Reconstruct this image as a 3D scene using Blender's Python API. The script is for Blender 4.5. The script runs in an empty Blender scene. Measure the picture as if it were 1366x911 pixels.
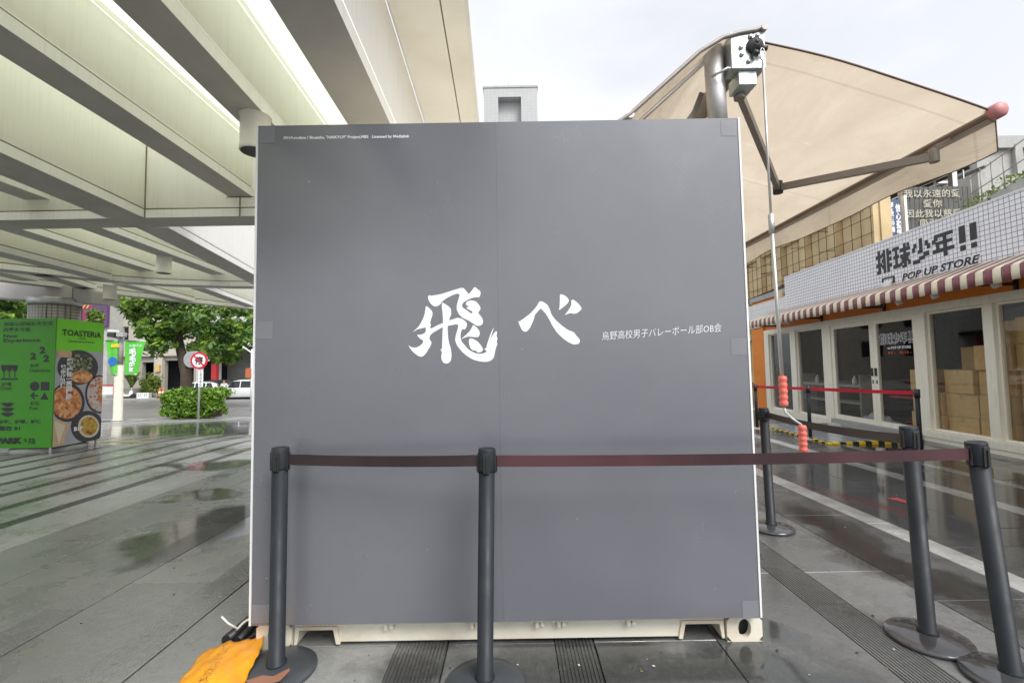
import bpy, bmesh, math, random
import numpy as np
from math import radians, sin, cos, pi, atan2, sqrt, hypot
from mathutils import Vector, Matrix
from mathutils.geometry import tessellate_polygon
random.seed(7); RNG = np.random.default_rng(7)
SC = bpy.context.scene
COL = SC.collection

# ------------------------------------------------------------------ camera
F = 608.0; PITCH = radians(3.2); ROLL = radians(-0.95); CZ = 1.38
CAMM = Matrix.Rotation(pi/2 + PITCH, 3, 'X') @ Matrix.Rotation(ROLL, 3, 'Z')
cd = bpy.data.cameras.new('camera'); cam = bpy.data.objects.new('camera', cd); COL.objects.link(cam)
cam.matrix_world = Matrix.Translation((0, 0, CZ)) @ CAMM.to_4x4()
cd.sensor_width = 36; cd.lens = 36*F/1366; cd.clip_start = 0.05; cd.clip_end = 3000
SC.camera = cam

# ------------------------------------------------------------------ world, sun, exposure
SUN_EL, SUN_AZ = radians(48), radians(145)      # azimuth measured from +Y towards +X: behind the camera, to the right
w = bpy.data.worlds.new('World'); SC.world = w; w.use_nodes = True
nt = w.node_tree; nt.nodes.clear()
N = nt.nodes.new; L = nt.links.new
out = N('ShaderNodeOutputWorld'); bg = N('ShaderNodeBackground'); sky = N('ShaderNodeTexSky')
sky.sky_type = 'NISHITA'; sky.sun_disc = False; sky.sun_elevation = SUN_EL; sky.sun_rotation = SUN_AZ
sky.air_density = 1.0; sky.dust_density = 4.0; sky.ozone_density = 1.0
hs = N('ShaderNodeHueSaturation'); hs.inputs['Saturation'].default_value = 0.16; L(sky.outputs[0], hs.inputs['Color'])
cl = N('ShaderNodeTexNoise'); cl.inputs['Scale'].default_value = 2.2; cl.inputs['Detail'].default_value = 5
tc = N('ShaderNodeTexCoord'); mp = N('ShaderNodeMapping'); mp.inputs['Scale'].default_value = (1, 1, 2.5)
L(tc.outputs['Generated'], mp.inputs[0]); L(mp.outputs[0], cl.inputs['Vector'])
cr = N('ShaderNodeValToRGB'); cr.color_ramp.elements[0].position = 0.35; cr.color_ramp.elements[1].position = 0.75
cr.color_ramp.elements[0].color = (4.2, 4.36, 4.65, 1); cr.color_ramp.elements[1].color = (6.2, 6.3, 6.4, 1)
L(cl.outputs[0], cr.inputs[0])
mx = N('ShaderNodeMixRGB'); mx.inputs[0].default_value = 0.55
L(hs.outputs[0], mx.inputs[1]); L(cr.outputs[0], mx.inputs[2])
L(mx.outputs[0], bg.inputs[0]); bg.inputs[1].default_value = 0.12; L(bg.outputs[0], out.inputs[0])
sd = bpy.data.lights.new('sun', 'SUN'); sd.energy = 1.3; sd.angle = radians(25); sd.color = (1, 0.975, 0.94)
so = bpy.data.objects.new('sun', sd); COL.objects.link(so)
sdir = Vector((sin(SUN_AZ)*cos(SUN_EL), cos(SUN_AZ)*cos(SUN_EL), sin(SUN_EL)))
so.rotation_euler = sdir.to_track_quat('Z', 'Y').to_euler(); so.location = sdir*50
SC.view_settings.view_transform = 'Standard'; SC.view_settings.look = 'None'
SC.view_settings.exposure = 1.06; SC.view_settings.gamma = 1
SC.cycles.max_bounces = 10; SC.cycles.transparent_max_bounces = 10; SC.cycles.use_denoising = True
SC.cycles.diffuse_bounces = 6; SC.cycles.caustics_reflective = False; SC.cycles.caustics_refractive = False

# ------------------------------------------------------------------ helpers: where a sight line meets a plane
def ray(u, v): return CAMM @ Vector(((u-683)/F, -(v-455.5)/F, -1.0))
def at(u, v, Y):
    d = ray(u, v); return Vector((0, 0, CZ)) + d*(Y/d.y)
def on_z(u, v, z=0.0):
    d = ray(u, v); return Vector((0, 0, CZ)) + d*((z-CZ)/d.z)
def ground_z(y):
    if y < 9: return 0.0
    if y < 17.6: return -(y-9)*0.045
    if y < 18.2: return -0.387
    return -0.52 - (y-18.2)*0.024

# ------------------------------------------------------------------ helpers: materials
def nodes(name):
    m = bpy.data.materials.new(name); m.use_nodes = True
    t = m.node_tree; t.nodes.clear()
    o = t.nodes.new('ShaderNodeOutputMaterial'); return m, t, o
def ramp(t, src, stops):
    r = t.nodes.new('ShaderNodeValToRGB'); e = r.color_ramp.elements
    while len(e) < len(stops): e.new(0.5)
    for k, (p, c) in enumerate(stops):
        e[k].position = p; e[k].color = (c[0], c[1], c[2], 1) if hasattr(c, '__len__') else (c, c, c, 1)
    t.links.new(src, r.inputs[0]); return r.outputs[0]
def noise(t, scale, detail=4, rough=0.55, vec=None, dist=0.0):
    n = t.nodes.new('ShaderNodeTexNoise'); n.inputs['Scale'].default_value = scale; n.inputs['Detail'].default_value = detail
    n.inputs['Roughness'].default_value = rough; n.inputs['Distortion'].default_value = dist
    if vec is not None: t.links.new(vec, n.inputs['Vector'])
    return n.outputs[0]
def pos(t, scale=None):
    g = t.nodes.new('ShaderNodeNewGeometry').outputs['Position']
    if scale:
        m = t.nodes.new('ShaderNodeMapping'); m.inputs['Scale'].default_value = scale; t.links.new(g, m.inputs[0]); return m.outputs[0]
    return g
def mixc(t, fac, a, b, mode='MIX'):
    m = t.nodes.new('ShaderNodeMixRGB'); m.blend_type = mode
    for s, i in ((fac, 0), (a, 1), (b, 2)):
        if hasattr(s, 'is_output'): t.links.new(s, m.inputs[i])
        elif i == 0: m.inputs[0].default_value = s
        else: m.inputs[i].default_value = (s[0], s[1], s[2], 1)
    return m.outputs[0]
def math_(t, op, a, b=0.0, clamp=False):
    m = t.nodes.new('ShaderNodeMath'); m.operation = op; m.use_clamp = clamp
    for s, i in ((a, 0), (b, 1)):
        if hasattr(s, 'is_output'): t.links.new(s, m.inputs[i])
        else: m.inputs[i].default_value = s
    return m.outputs[0]
def bump(t, h, strength=0.3, dist=0.01):
    b = t.nodes.new('ShaderNodeBump'); b.inputs['Strength'].default_value = strength; b.inputs['Distance'].default_value = dist
    t.links.new(h, b.inputs['Height']); return b.outputs[0]
def principled(t, o, col, rough, metal=0.0, nrm=None, spec=0.5):
    p = t.nodes.new('ShaderNodeBsdfPrincipled')
    for s, k in ((col, 'Base Color'), (rough, 'Roughness'), (metal, 'Metallic')):
        if hasattr(s, 'is_output'): t.links.new(s, p.inputs[k])
        elif k == 'Base Color': p.inputs[k].default_value = (s[0], s[1], s[2], 1)
        else: p.inputs[k].default_value = s
    p.inputs['Specular IOR Level'].default_value = spec
    if nrm is not None: t.links.new(nrm, p.inputs['Normal'])
    t.links.new(p.outputs[0], o.inputs[0]); return p
def pbr(name, col, rough=0.5, metal=0.0, var=0.12, scale=6.0, bmp=0.0, bscale=None, stain=None, spec=0.5, streak=False):
    m, t, o = nodes(name)
    p = pos(t)
    n = noise(t, scale, 5, 0.6, p)
    lo = [c*(1-var) for c in col]; hi = [min(1, c*(1+var)) for c in col]
    c = ramp(t, n, [(0.3, lo), (0.7, hi)])
    if stain:
        sv = pos(t, (20, 20, 1.1)) if streak else p
        s = noise(t, 2.0 if streak else scale*0.4, 6, 0.65, sv)
        c = mixc(t, ramp(t, s, [(0.50, 0), (0.72, stain[3] if len(stain) > 3 else 0.6)]), c, stain[:3])
    r = ramp(t, noise(t, scale*2.3, 3, 0.5, p), [(0.3, max(0.02, rough*0.85)), (0.7, min(1, rough*1.15))])
    nb = bump(t, noise(t, bscale or scale*8, 4, 0.6, p), bmp, 0.004) if bmp else None
    principled(t, o, c, r, metal, nb, spec); return m
def flat(name, col, rough=0.55): return pbr(name, col, rough, var=0.05, scale=3)

# ------------------------------------------------------------------ helpers: meshes and objects
MW = {}
class MB:
    def __init__(s): s.v = []; s.f = []; s.mi = []; s.m = 0; s.sm = []
    def face(s, idx, smooth=False): s.f.append(tuple(idx)); s.mi.append(s.m); s.sm.append(smooth)
    def add(s, vs, fs, smooth=False):
        b = len(s.v); s.v += [tuple(x) for x in vs]
        for f in fs: s.face([b+i for i in f], smooth)
    def box(s, x0, x1, y0, y1, z0, z1):
        s.add([(x0,y0,z0),(x1,y0,z0),(x1,y1,z0),(x0,y1,z0),(x0,y0,z1),(x1,y0,z1),(x1,y1,z1),(x0,y1,z1)],
              [(0,3,2,1),(4,5,6,7),(0,1,5,4),(1,2,6,5),(2,3,7,6),(3,0,4,7)])
    def bar(s, p0, p1, w, h, up=(0,0,1)):
        p0 = Vector(p0); p1 = Vector(p1); d = (p1-p0).normalized(); u = Vector(up)
        sd_ = d.cross(u)
        if sd_.length < 1e-5: sd_ = d.cross(Vector((1,0,0)))
        sd_.normalize(); u = sd_.cross(d).normalized()
        vs = []
        for p in (p0, p1):
            for a, b in ((-1,-1),(1,-1),(1,1),(-1,1)): vs.append(p + sd_*(a*w/2) + u*(b*h/2))
        s.add(vs, [(0,1,2,3),(7,6,5,4),(0,4,5,1),(1,5,6,2),(2,6,7,3),(3,7,4,0)])
    def tube(s, pts, r, n=10, caps=True, smooth=True):
        pts = [Vector(p) for p in pts]; rs = r if hasattr(r, '__len__') else [r]*len(pts)
        b = len(s.v); prev = None
        for i, p in enumerate(pts):
            d = (pts[min(i+1, len(pts)-1)] - pts[max(i-1, 0)])
            if d.length < 1e-9: d = Vector((0,0,1))
            d.normalize()
            if prev is None:
                a = d.cross(Vector((0,1,0.01)))
                if a.length < 1e-3: a = d.cross(Vector((1,0,0)))
            else: a = prev - d*prev.dot(d)
            a.normalize(); prev = a; c = d.cross(a)
            for k in range(n):
                q = p + (a*cos(2*pi*k/n) + c*sin(2*pi*k/n))*rs[i]; s.v.append(tuple(q))
        for i in range(len(pts)-1):
            for k in range(n):
                k2 = (k+1) % n
                s.face((b+i*n+k, b+i*n+k2, b+(i+1)*n+k2, b+(i+1)*n+k), smooth)
        if caps:
            s.face([b+k for k in reversed(range(n))]); s.face([b+(len(pts)-1)*n+k for k in range(n)])
    def lathe(s, prof, c=(0,0,0), n=24, smooth=True, axis=None):
        c = Vector(c); q = Vector((0,0,1)).rotation_difference(Vector(axis)) if axis else None
        b = len(s.v)
        for r, z in prof:
            for k in range(n):
                p = Vector((r*cos(2*pi*k/n), r*sin(2*pi*k/n), z))
                if q: p = q @ p
                s.v.append(tuple(c+p))
        for i in range(len(prof)-1):
            for k in range(n):
                k2 = (k+1) % n
                s.face((b+i*n+k, b+i*n+k2, b+(i+1)*n+k2, b+(i+1)*n+k), smooth)
        if prof[0][0] > 1e-6: s.face([b+k for k in reversed(range(n))])
        if prof[-1][0] > 1e-6: s.face([b+(len(prof)-1)*n+k for k in range(n)])
    def prism(s, pts, o, ex, ey, ez, d):      # polygon pts (2D) in frame o, ex, ey; extruded by d along ez
        o = Vector(o); ex = Vector(ex); ey = Vector(ey); ez = Vector(ez); n = len(pts)
        a = [o + ex*p[0] + ey*p[1] for p in pts]; bb = [p + ez*d for p in a]
        b = len(s.v); s.v += [tuple(p) for p in a+bb]
        for t in tessellate_polygon([[Vector((p[0], p[1], 0)) for p in pts]]):
            s.face((b+t[0], b+t[1], b+t[2])); s.face((b+n+t[2], b+n+t[1], b+n+t[0]))
        for i in range(n):
            j = (i+1) % n; s.face((b+i, b+j, b+n+j, b+n+i))
    def grid(s, fn, nu, nv, smooth=True):
        b = len(s.v)
        for i in range(nu+1):
            for j in range(nv+1): s.v.append(tuple(fn(i/nu, j/nv)))
        for i in range(nu):
            for j in range(nv):
                a = b+i*(nv+1)+j; s.face((a, a+nv+1, a+nv+2, a+1), smooth)
    def build(s, name, mats, parent=None, world=False, bevel=0.0, fix=True):
        if not isinstance(mats, (list, tuple)): mats = [mats]
        me = bpy.data.meshes.new(name); V = s.v
        if world and parent is not None:
            inv = MW[parent.name].inverted(); V = [tuple(inv @ Vector(p)) for p in V]
        me.from_pydata(V, [], s.f)
        for m in mats: me.materials.append(m)
        me.polygons.foreach_set('material_index', s.mi); me.polygons.foreach_set('use_smooth', s.sm)
        me.update()
        if fix:
            bm = bmesh.new(); bm.from_mesh(me); bmesh.ops.recalc_face_normals(bm, faces=bm.faces); bm.to_mesh(me); bm.free()
        o = bpy.data.objects.new(name, me); COL.objects.link(o)
        if parent is not None: o.parent = parent; MW[o.name] = MW[parent.name]
        else: MW[o.name] = Matrix.Identity(4)
        if bevel:
            b = o.modifiers.new('bevel', 'BEVEL'); b.width = bevel; b.segments = 2; b.limit_method = 'ANGLE'; b.angle_limit = radians(40)
        return o
def tag(o, label=None, cat=None, group=None, kind=None):
    if label: o['label'] = label
    if cat: o['category'] = cat
    if group: o['group'] = group
    if kind: o['kind'] = kind
    return o
def thing(name, label, cat, loc=(0,0,0), rz=0.0, group=None):
    o = bpy.data.objects.new(name, None); COL.objects.link(o); o.empty_display_size = 0.2
    o.location = loc; o.rotation_euler = (0, 0, rz); tag(o, label, cat, group)
    MW[o.name] = Matrix.Translation(loc) @ Matrix.Rotation(rz, 4, 'Z'); return o
def dup(root, loc, rz=None, label=None):
    r = root.copy(); COL.objects.link(r); r.location = loc
    if rz is not None: r.rotation_euler = (0, 0, rz)
    if label: r['label'] = label
    MW[r.name] = Matrix.Translation(loc) @ Matrix.Rotation(r.rotation_euler.z, 4, 'Z')
    for ch in list(root.children):
        c = ch.copy(); COL.objects.link(c); c.parent = r
        for g in list(ch.children):
            d = g.copy(); COL.objects.link(d); d.parent = c
    return r
def text_mesh(mb, body, o, ex, ez, W=None, H=None, offset=0.0, shear=0.0, spacing=1.0, line=1.0):
    """Lettering laid on a plane: o is the lower-left corner, ex the reading direction, ez up."""
    c = bpy.data.curves.new('lettering', 'FONT'); c.body = body; c.size = 1; c.offset = offset; c.shear = shear
    c.space_character = spacing; c.space_line = line; c.resolution_u = 2
    ob = bpy.data.objects.new('lettering', c); COL.objects.link(ob)
    dg = bpy.context.evaluated_depsgraph_get(); dg.update()
    me = bpy.data.meshes.new_from_object(ob.evaluated_get(dg))
    P = [v.co for v in me.vertices]; fs = [tuple(p.vertices) for p in me.polygons]
    x0 = min(p.x for p in P); x1 = max(p.x for p in P); y0 = min(p.y for p in P); y1 = max(p.y for p in P)
    sx = W/(x1-x0) if W else None; sy = H/(y1-y0) if H else None
    sx = sx or sy; sy = sy or sx
    o = Vector(o); ex = Vector(ex).normalized(); ez = Vector(ez).normalized()
    mb.add([o + ex*((p.x-x0)*sx) + ez*((p.y-y0)*sy) for p in P], fs)
    bpy.data.objects.remove(ob); bpy.data.curves.remove(c); bpy.data.meshes.remove(me)
def wall_holes(mb, x0, x1, z0, z1, y0, y1, holes):
    """A wall box (thickness y0..y1) with rectangular openings (hx0, hx1, hz0, hz1)."""
    xs = sorted({x0, x1, *[h[0] for h in holes], *[h[1] for h in holes]})
    zs = sorted({z0, z1, *[h[2] for h in holes], *[h[3] for h in holes]})
    xs = [x for x in xs if x0 <= x <= x1]; zs = [z for z in zs if z0 <= z <= z1]
    solid = lambda i, k: 0 <= i < len(xs)-1 and 0 <= k < len(zs)-1 and not any(h[0]-1e-6 <= xs[i] and xs[i+1] <= h[1]+1e-6 and h[2]-1e-6 <= zs[k] and zs[k+1] <= h[3]+1e-6 for h in holes)
    q = lambda a, b, c, d: mb.add([a, b, c, d], [(0,1,2,3)])
    for i in range(len(xs)-1):
        for k in range(len(zs)-1):
            if not solid(i, k): continue
            a, b, c, d = xs[i], xs[i+1], zs[k], zs[k+1]
            q((a,y0,c),(b,y0,c),(b,y0,d),(a,y0,d)); q((a,y1,d),(b,y1,d),(b,y1,c),(a,y1,c))
            if not solid(i-1, k): q((a,y0,d),(a,y1,d),(a,y1,c),(a,y0,c))
            if not solid(i+1, k): q((b,y0,c),(b,y1,c),(b,y1,d),(b,y0,d))
            if not solid(i, k-1): q((a,y0,c),(a,y1,c),(b,y1,c),(b,y0,c))
            if not solid(i, k+1): q((a,y0,d),(b,y0,d),(b,y1,d),(a,y1,d))
def chaikin(pts, n=1):
    for _ in range(n):
        q = []
        for i in range(len(pts)):
            a = pts[i]; b = pts[(i+1) % len(pts)]
            q += [(a[0]*.8+b[0]*.2, a[1]*.8+b[1]*.2), (a[0]*.2+b[0]*.8, a[1]*.2+b[1]*.8)]
        pts = q
    return pts

# ------------------------------------------------------------------ materials
M = {}
M['board'] = None
def board_mat():
    m, t, o = nodes('grey_print'); p = pos(t)
    c = ramp(t, noise(t, 1.3, 5, 0.6, p), [(0.3, (0.128, 0.133, 0.154)), (0.7, (0.148, 0.153, 0.175))])
    scuff = noise(t, 3.2, 8, 0.7, pos(t, (1, 1, 0.8)), 1.5)
    c = mixc(t, ramp(t, scuff, [(0.66, 0), (0.78, 0.25)]), c, (0.085, 0.087, 0.10))
    wv = noise(t, 260, 2, 0.5, p)
    principled(t, o, c, ramp(t, noise(t, 5, 4, 0.6, p), [(0.3, 0.20), (0.7, 0.28)]), 0, bump(t, math_(t, 'ADD', math_(t, 'MULTIPLY', wv, 0.05), noise(t, 1.6, 3, 0.5, p)), 0.10, 0.03), 1.0); return m
M['board'] = board_mat()
M['white'] = pbr('white_plastic', (0.8, 0.8, 0.8), 0.45, var=0.04)
M['print_white'] = flat('white_print', (0.82, 0.83, 0.87), 0.4)
M['print_black'] = flat('black_print', (0.025, 0.025, 0.028), 0.5)
M['tape'] = pbr('matt_tape', (0.20, 0.205, 0.228), 0.35, var=0.05)
M['container'] = pbr('cream_container_paint', (0.76, 0.73, 0.62), 0.45, var=0.05, scale=4, bmp=0.06, stain=(0.42, 0.24, 0.09, 0.6))
M['container_dark'] = pbr('dark_gap_rubber', (0.02, 0.02, 0.02), 0.7)  # near-black stands in for shade under the container and in casting holes
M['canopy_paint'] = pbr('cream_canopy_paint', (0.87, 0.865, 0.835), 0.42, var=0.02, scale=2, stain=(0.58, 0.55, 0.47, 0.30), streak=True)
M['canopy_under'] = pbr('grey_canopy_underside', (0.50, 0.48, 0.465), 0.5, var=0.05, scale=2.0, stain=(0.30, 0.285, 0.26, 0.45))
M['soffit'] = pbr('cream_soffit', (0.87, 0.85, 0.80), 0.5, var=0.03, scale=3, bmp=0.05, stain=(0.6, 0.55, 0.45, 0.25))
M['groove'] = pbr('dirty_groove', (0.22, 0.185, 0.13), 0.8)
def membrane():
    m, t, o = nodes('translucent_roof_sheet'); p = pos(t)
    c = ramp(t, noise(t, 1.2, 5, 0.6, p), [(0.3, (0.82, 0.835, 0.755)), (0.7, (0.89, 0.905, 0.82))])
    a = t.nodes.new('ShaderNodeBsdfTranslucent'); d = t.nodes.new('ShaderNodeBsdfDiffuse'); mx = t.nodes.new('ShaderNodeMixShader')
    t.links.new(c, a.inputs[0]); t.links.new(c, d.inputs[0]); mx.inputs[0].default_value = 0.10
    t.links.new(a.outputs[0], mx.inputs[1]); t.links.new(d.outputs[0], mx.inputs[2]); t.links.new(mx.outputs[0], o.inputs[0]); return m
M['membrane'] = membrane()
def web_sheet():
    m, t, o = nodes('translucent_beam_cladding'); p = pos(t)
    s = noise(t, 2.0, 6, 0.65, pos(t, (20, 20, 1.1)))
    c = mixc(t, ramp(t, s, [(0.50, 0), (0.74, 0.28)]), (0.93, 0.93, 0.87), (0.68, 0.65, 0.55))
    a = t.nodes.new('ShaderNodeBsdfTranslucent'); d = t.nodes.new('ShaderNodeBsdfDiffuse'); g_ = t.nodes.new('ShaderNodeBsdfGlossy'); g_.inputs['Roughness'].default_value = 0.35
    for q in (a, d): t.links.new(c, q.inputs[0])
    mx = t.nodes.new('ShaderNodeMixShader'); mx.inputs[0].default_value = 0.42; t.links.new(a.outputs[0], mx.inputs[1]); t.links.new(d.outputs[0], mx.inputs[2])
    m2 = t.nodes.new('ShaderNodeMixShader'); m2.inputs[0].default_value = 0.04; t.links.new(mx.outputs[0], m2.inputs[1]); t.links.new(g_.outputs[0], m2.inputs[2])
    t.links.new(m2.outputs[0], o.inputs[0]); return m
M['web'] = web_sheet()
def fabric(name, lo, hi, trans=0.4):
    m, t, o = nodes(name); p = pos(t)
    c = ramp(t, noise(t, 3.5, 6, 0.65, pos(t, (1, 0.5, 1)), 0.4), [(0.3, lo), (0.7, hi)])
    sy = t.nodes.new('ShaderNodeSeparateXYZ'); t.links.new(p, sy.inputs[0])
    fr_ = math_(t, 'FRACT', math_(t, 'DIVIDE', math_(t, 'SUBTRACT', sy.outputs[1], 0.15), 1.2))
    c = mixc(t, math_(t, 'MULTIPLY', math_(t, 'LESS_THAN', fr_, 0.014), 0.2), c, (0.25, 0.2, 0.15))
    wr = noise(t, 5, 7, 0.7, pos(t, (0.6, 2.5, 1)), 0.5)
    c = mixc(t, ramp(t, wr, [(0.62, 0), (0.70, 0.45)]), c, (0.80, 0.74, 0.66))
    a = t.nodes.new('ShaderNodeBsdfTranslucent'); d = t.nodes.new('ShaderNodeBsdfDiffuse'); mx = t.nodes.new('ShaderNodeMixShader')
    b = bump(t, noise(t, 4, 6, 0.6, pos(t, (1.2, 0.35, 1)), 0.8), 0.5, 0.03)
    for q in (a, d): t.links.new(c, q.inputs[0]); t.links.new(b, q.inputs['Normal'])
    mx.inputs[0].default_value = 1-trans
    t.links.new(a.outputs[0], mx.inputs[1]); t.links.new(d.outputs[0], mx.inputs[2]); t.links.new(mx.outputs[0], o.inputs[0]); return m
M['fabric'] = fabric('beige_awning_fabric', (0.60, 0.51, 0.395), (0.72, 0.625, 0.50), 0.55)
M['fabric_edge'] = pbr('brown_fabric_edge', (0.16, 0.10, 0.075), 0.8)
M['alu'] = pbr('weathered_aluminium', (0.55, 0.55, 0.55), 0.5, 0.85, var=0.12, scale=9, stain=(0.3, 0.28, 0.26, 0.5))
M['galv'] = pbr('galvanised_plate', (0.58, 0.62, 0.62), 0.35, 0.7, var=0.14, scale=14)
M['arm'] = pbr('taupe_painted_metal', (0.29, 0.26, 0.235), 0.42, 0.2, var=0.08)
M['dark_metal'] = pbr('dark_gear_metal', (0.06, 0.06, 0.062), 0.45, 0.6)
M['pink'] = pbr('pink_plastic', (0.55, 0.22, 0.22), 0.5)
M['coral'] = pbr('coral_grip_plastic', (0.72, 0.16, 0.12), 0.45, var=0.1, scale=20)
M['rust'] = pbr('rusty_steel', (0.36, 0.25, 0.14), 0.7, 0.1, var=0.3, scale=15, stain=(0.25, 0.1, 0.04, 0.8))
M['post'] = pbr('matt_charcoal_powder_coat', (0.018, 0.022, 0.028), 0.5, var=0.2, scale=5, bmp=0.05, stain=(0.05, 0.053, 0.06, 0.5), spec=0.3)
M['post_base'] = pbr('wet_dark_metal_base', (0.11, 0.112, 0.12), 0.10, 0.5, var=0.2, scale=6, stain=(0.05, 0.028, 0.022, 0.5))
M['post_base_dry'] = pbr('dry_grey_base', (0.05, 0.056, 0.063), 0.4, var=0.2, scale=6)
def belt_mat(name, a, b):
    m, t, o = nodes(name); p = pos(t)
    c = ramp(t, noise(t, 2.2, 4, 0.5, p), [(0.32, a), (0.68, b)])
    wv = t.nodes.new('ShaderNodeTexWave'); wv.bands_direction = 'Z'; wv.inputs['Scale'].default_value = 90; t.links.new(p, wv.inputs['Vector'])
    principled(t, o, c, 0.5, 0, bump(t, wv.outputs[0], 0.15, 0.002)); return m
M['belt_black'] = belt_mat('black_brown_webbing', (0.020, 0.012, 0.014), (0.055, 0.030, 0.034))
M['belt_wine'] = belt_mat('faded_wine_webbing', (0.028, 0.012, 0.015), (0.080, 0.028, 0.036))
M['belt_dark'] = belt_mat('dark_grey_webbing', (0.025, 0.02, 0.022), (0.06, 0.038, 0.042))
M['belt_red'] = belt_mat('bright_red_webbing', (0.55, 0.01, 0.03), (0.72, 0.02, 0.05))
M['black'] = pbr('black_paint', (0.02, 0.02, 0.022), 0.4)
M['orange_wall'] = pbr('orange_wall_paint', (0.80, 0.24, 0.02), 0.6, var=0.05, scale=3, stain=(0.5, 0.14, 0.01, 0.3))
M['shop_frame'] = pbr('cream_window_frame', (0.90, 0.86, 0.74), 0.42, var=0.03, scale=8, stain=(0.45, 0.40, 0.28, 0.3), streak=True)
M['maroon'] = pbr('maroon_awning_cloth', (0.20, 0.055, 0.065), 0.35, var=0.1)
M['cream_cloth'] = pbr('cream_awning_cloth', (0.78, 0.70, 0.52), 0.4, var=0.06)
M['card'] = pbr('brown_cardboard', (0.60, 0.40, 0.18), 0.8, var=0.1, scale=7)
M['card_tape'] = pbr('parcel_tape', (0.50, 0.33, 0.16), 0.3)
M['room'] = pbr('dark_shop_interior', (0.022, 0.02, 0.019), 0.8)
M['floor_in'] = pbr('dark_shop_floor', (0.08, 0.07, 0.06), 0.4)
M['paper'] = pbr('white_paper', (0.75, 0.76, 0.78), 0.7)
def glass_mat(name, tint, ior=1.5):
    m, t, o = nodes(name)
    fr = t.nodes.new('ShaderNodeFresnel'); fr.inputs[0].default_value = ior
    tr = t.nodes.new('ShaderNodeBsdfTransparent'); tr.inputs[0].default_value = (*tint, 1)
    bf = t.nodes.new('ShaderNodeNewGeometry').outputs['Backfacing']; t.links.new(math_(t, 'ADD', ior, math_(t, 'MULTIPLY', bf, 1/ior-ior)), fr.inputs[0])
    gl = t.nodes.new('ShaderNodeBsdfGlossy'); gl.inputs['Roughness'].default_value = 0.01
    n = bump(t, noise(t, 1.5, 2, 0.5, pos(t)), 0.05, 0.02); t.links.new(n, gl.inputs['Normal'])
    mx = t.nodes.new('ShaderNodeMixShader'); t.links.new(fr.outputs[0], mx.inputs[0])
    t.links.new(tr.outputs[0], mx.inputs[1]); t.links.new(gl.outputs[0], mx.inputs[2]); t.links.new(mx.outputs[0], o.inputs[0]); return m
M['glass'] = glass_mat('shop_glass', (0.95, 0.96, 0.95), 1.36)
M['dark_glass'] = pbr('dark_window_glass', (0.02, 0.024, 0.028), 0.06, var=0.2)
def grid_mat(name, base, lines, size, mortar, axes):
    """Squares with thin dark lines, printed or tiled; axes picks the two object axes."""
    m, t, o = nodes(name); tc = t.nodes.new('ShaderNodeTexCoord'); sp = t.nodes.new('ShaderNodeSeparateXYZ'); t.links.new(tc.outputs['Object'], sp.inputs[0])
    cb = t.nodes.new('ShaderNodeCombineXYZ'); t.links.new(sp.outputs[axes[0]], cb.inputs[0]); t.links.new(sp.outputs[axes[1]], cb.inputs[1])
    br = t.nodes.new('ShaderNodeTexBrick'); br.offset = 0; br.inputs['Scale'].default_value = 1; br.inputs['Mortar Size'].default_value = mortar
    br.inputs['Brick Width'].default_value = size[0]; br.inputs['Row Height'].default_value = size[1]; br.inputs['Mortar Smooth'].default_value = 0.1
    br.inputs['Color1'].default_value = (*base, 1); br.inputs['Color2'].default_value = (*[c*0.95 for c in base], 1); br.inputs['Mortar'].default_value = (*lines, 1)
    t.links.new(cb.outputs[0], br.inputs['Vector'])
    g = mixc(t, 0.25, br.outputs[0], ramp(t, noise(t, 1.2, 5, 0.6, pos(t)), [(0.3, 0.75), (0.7, 1.0)]), 'MULTIPLY')
    principled(t, o, g, 0.4); return m
M['net_print'] = grid_mat('white_net_print', (0.90, 0.90, 0.94), (0.16, 0.16, 0.22), (0.075, 0.072), 0.0045, (1, 2))
M['white_tile'] = grid_mat('white_wall_tile', (0.82, 0.82, 0.81), (0.6, 0.62, 0.62), (0.15, 0.15), 0.006, (1, 2))
M['mosaic'] = grid_mat('pale_mosaic_tile', (0.50, 0.50, 0.47), (0.22, 0.21, 0.20), (0.055, 0.055), 0.008, (0, 2))
M['tower_tile'] = grid_mat('pale_tower_tile', (0.46, 0.47, 0.47), (0.39, 0.40, 0.40), (0.55, 0.4), 0.03, (0, 2))
M['brick_far'] = grid_mat('pinkish_brick_tile', (0.50, 0.37, 0.32), (0.38, 0.29, 0.26), (0.5, 0.25), 0.04, (0, 2))
M['yellow_wall'] = pbr('stripped_yellow_render', (0.66, 0.52, 0.31), 0.85, var=0.14, scale=0.9, bmp=0.2, stain=(0.42, 0.27, 0.12, 0.5))
M['rebar'] = pbr('rusty_rebar', (0.10, 0.06, 0.04), 0.8, 0.3)
M['concrete'] = pbr('grey_concrete', (0.42, 0.42, 0.40), 0.85, var=0.12, scale=1.5, bmp=0.15, stain=(0.22, 0.22, 0.20, 0.5), streak=True)
M['stone'] = pbr('beige_stone_facade', (0.46, 0.43, 0.37), 0.75, var=0.08, scale=0.6, stain=(0.3, 0.28, 0.24, 0.35))
M['stone_dark'] = pbr('greyer_stone_band', (0.33, 0.31, 0.27), 0.75, var=0.08, scale=0.6)
M['void'] = pbr('dark_interior', (0.012, 0.012, 0.016), 0.7)
M['shutter_brown'] = pbr('red_brown_shutter', (0.20, 0.09, 0.06), 0.6)
M['red_paint'] = pbr('red_paint', (0.50, 0.03, 0.04), 0.45)
M['sheet'] = pbr('dark_corrugated_sheet', (0.085, 0.085, 0.08), 0.5, 0.2, var=0.25, scale=2.0, stain=(0.30, 0.28, 0.23, 0.35), streak=True)
M['navy'] = pbr('navy_sign_face', (0.06, 0.085, 0.17), 0.5)
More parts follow.
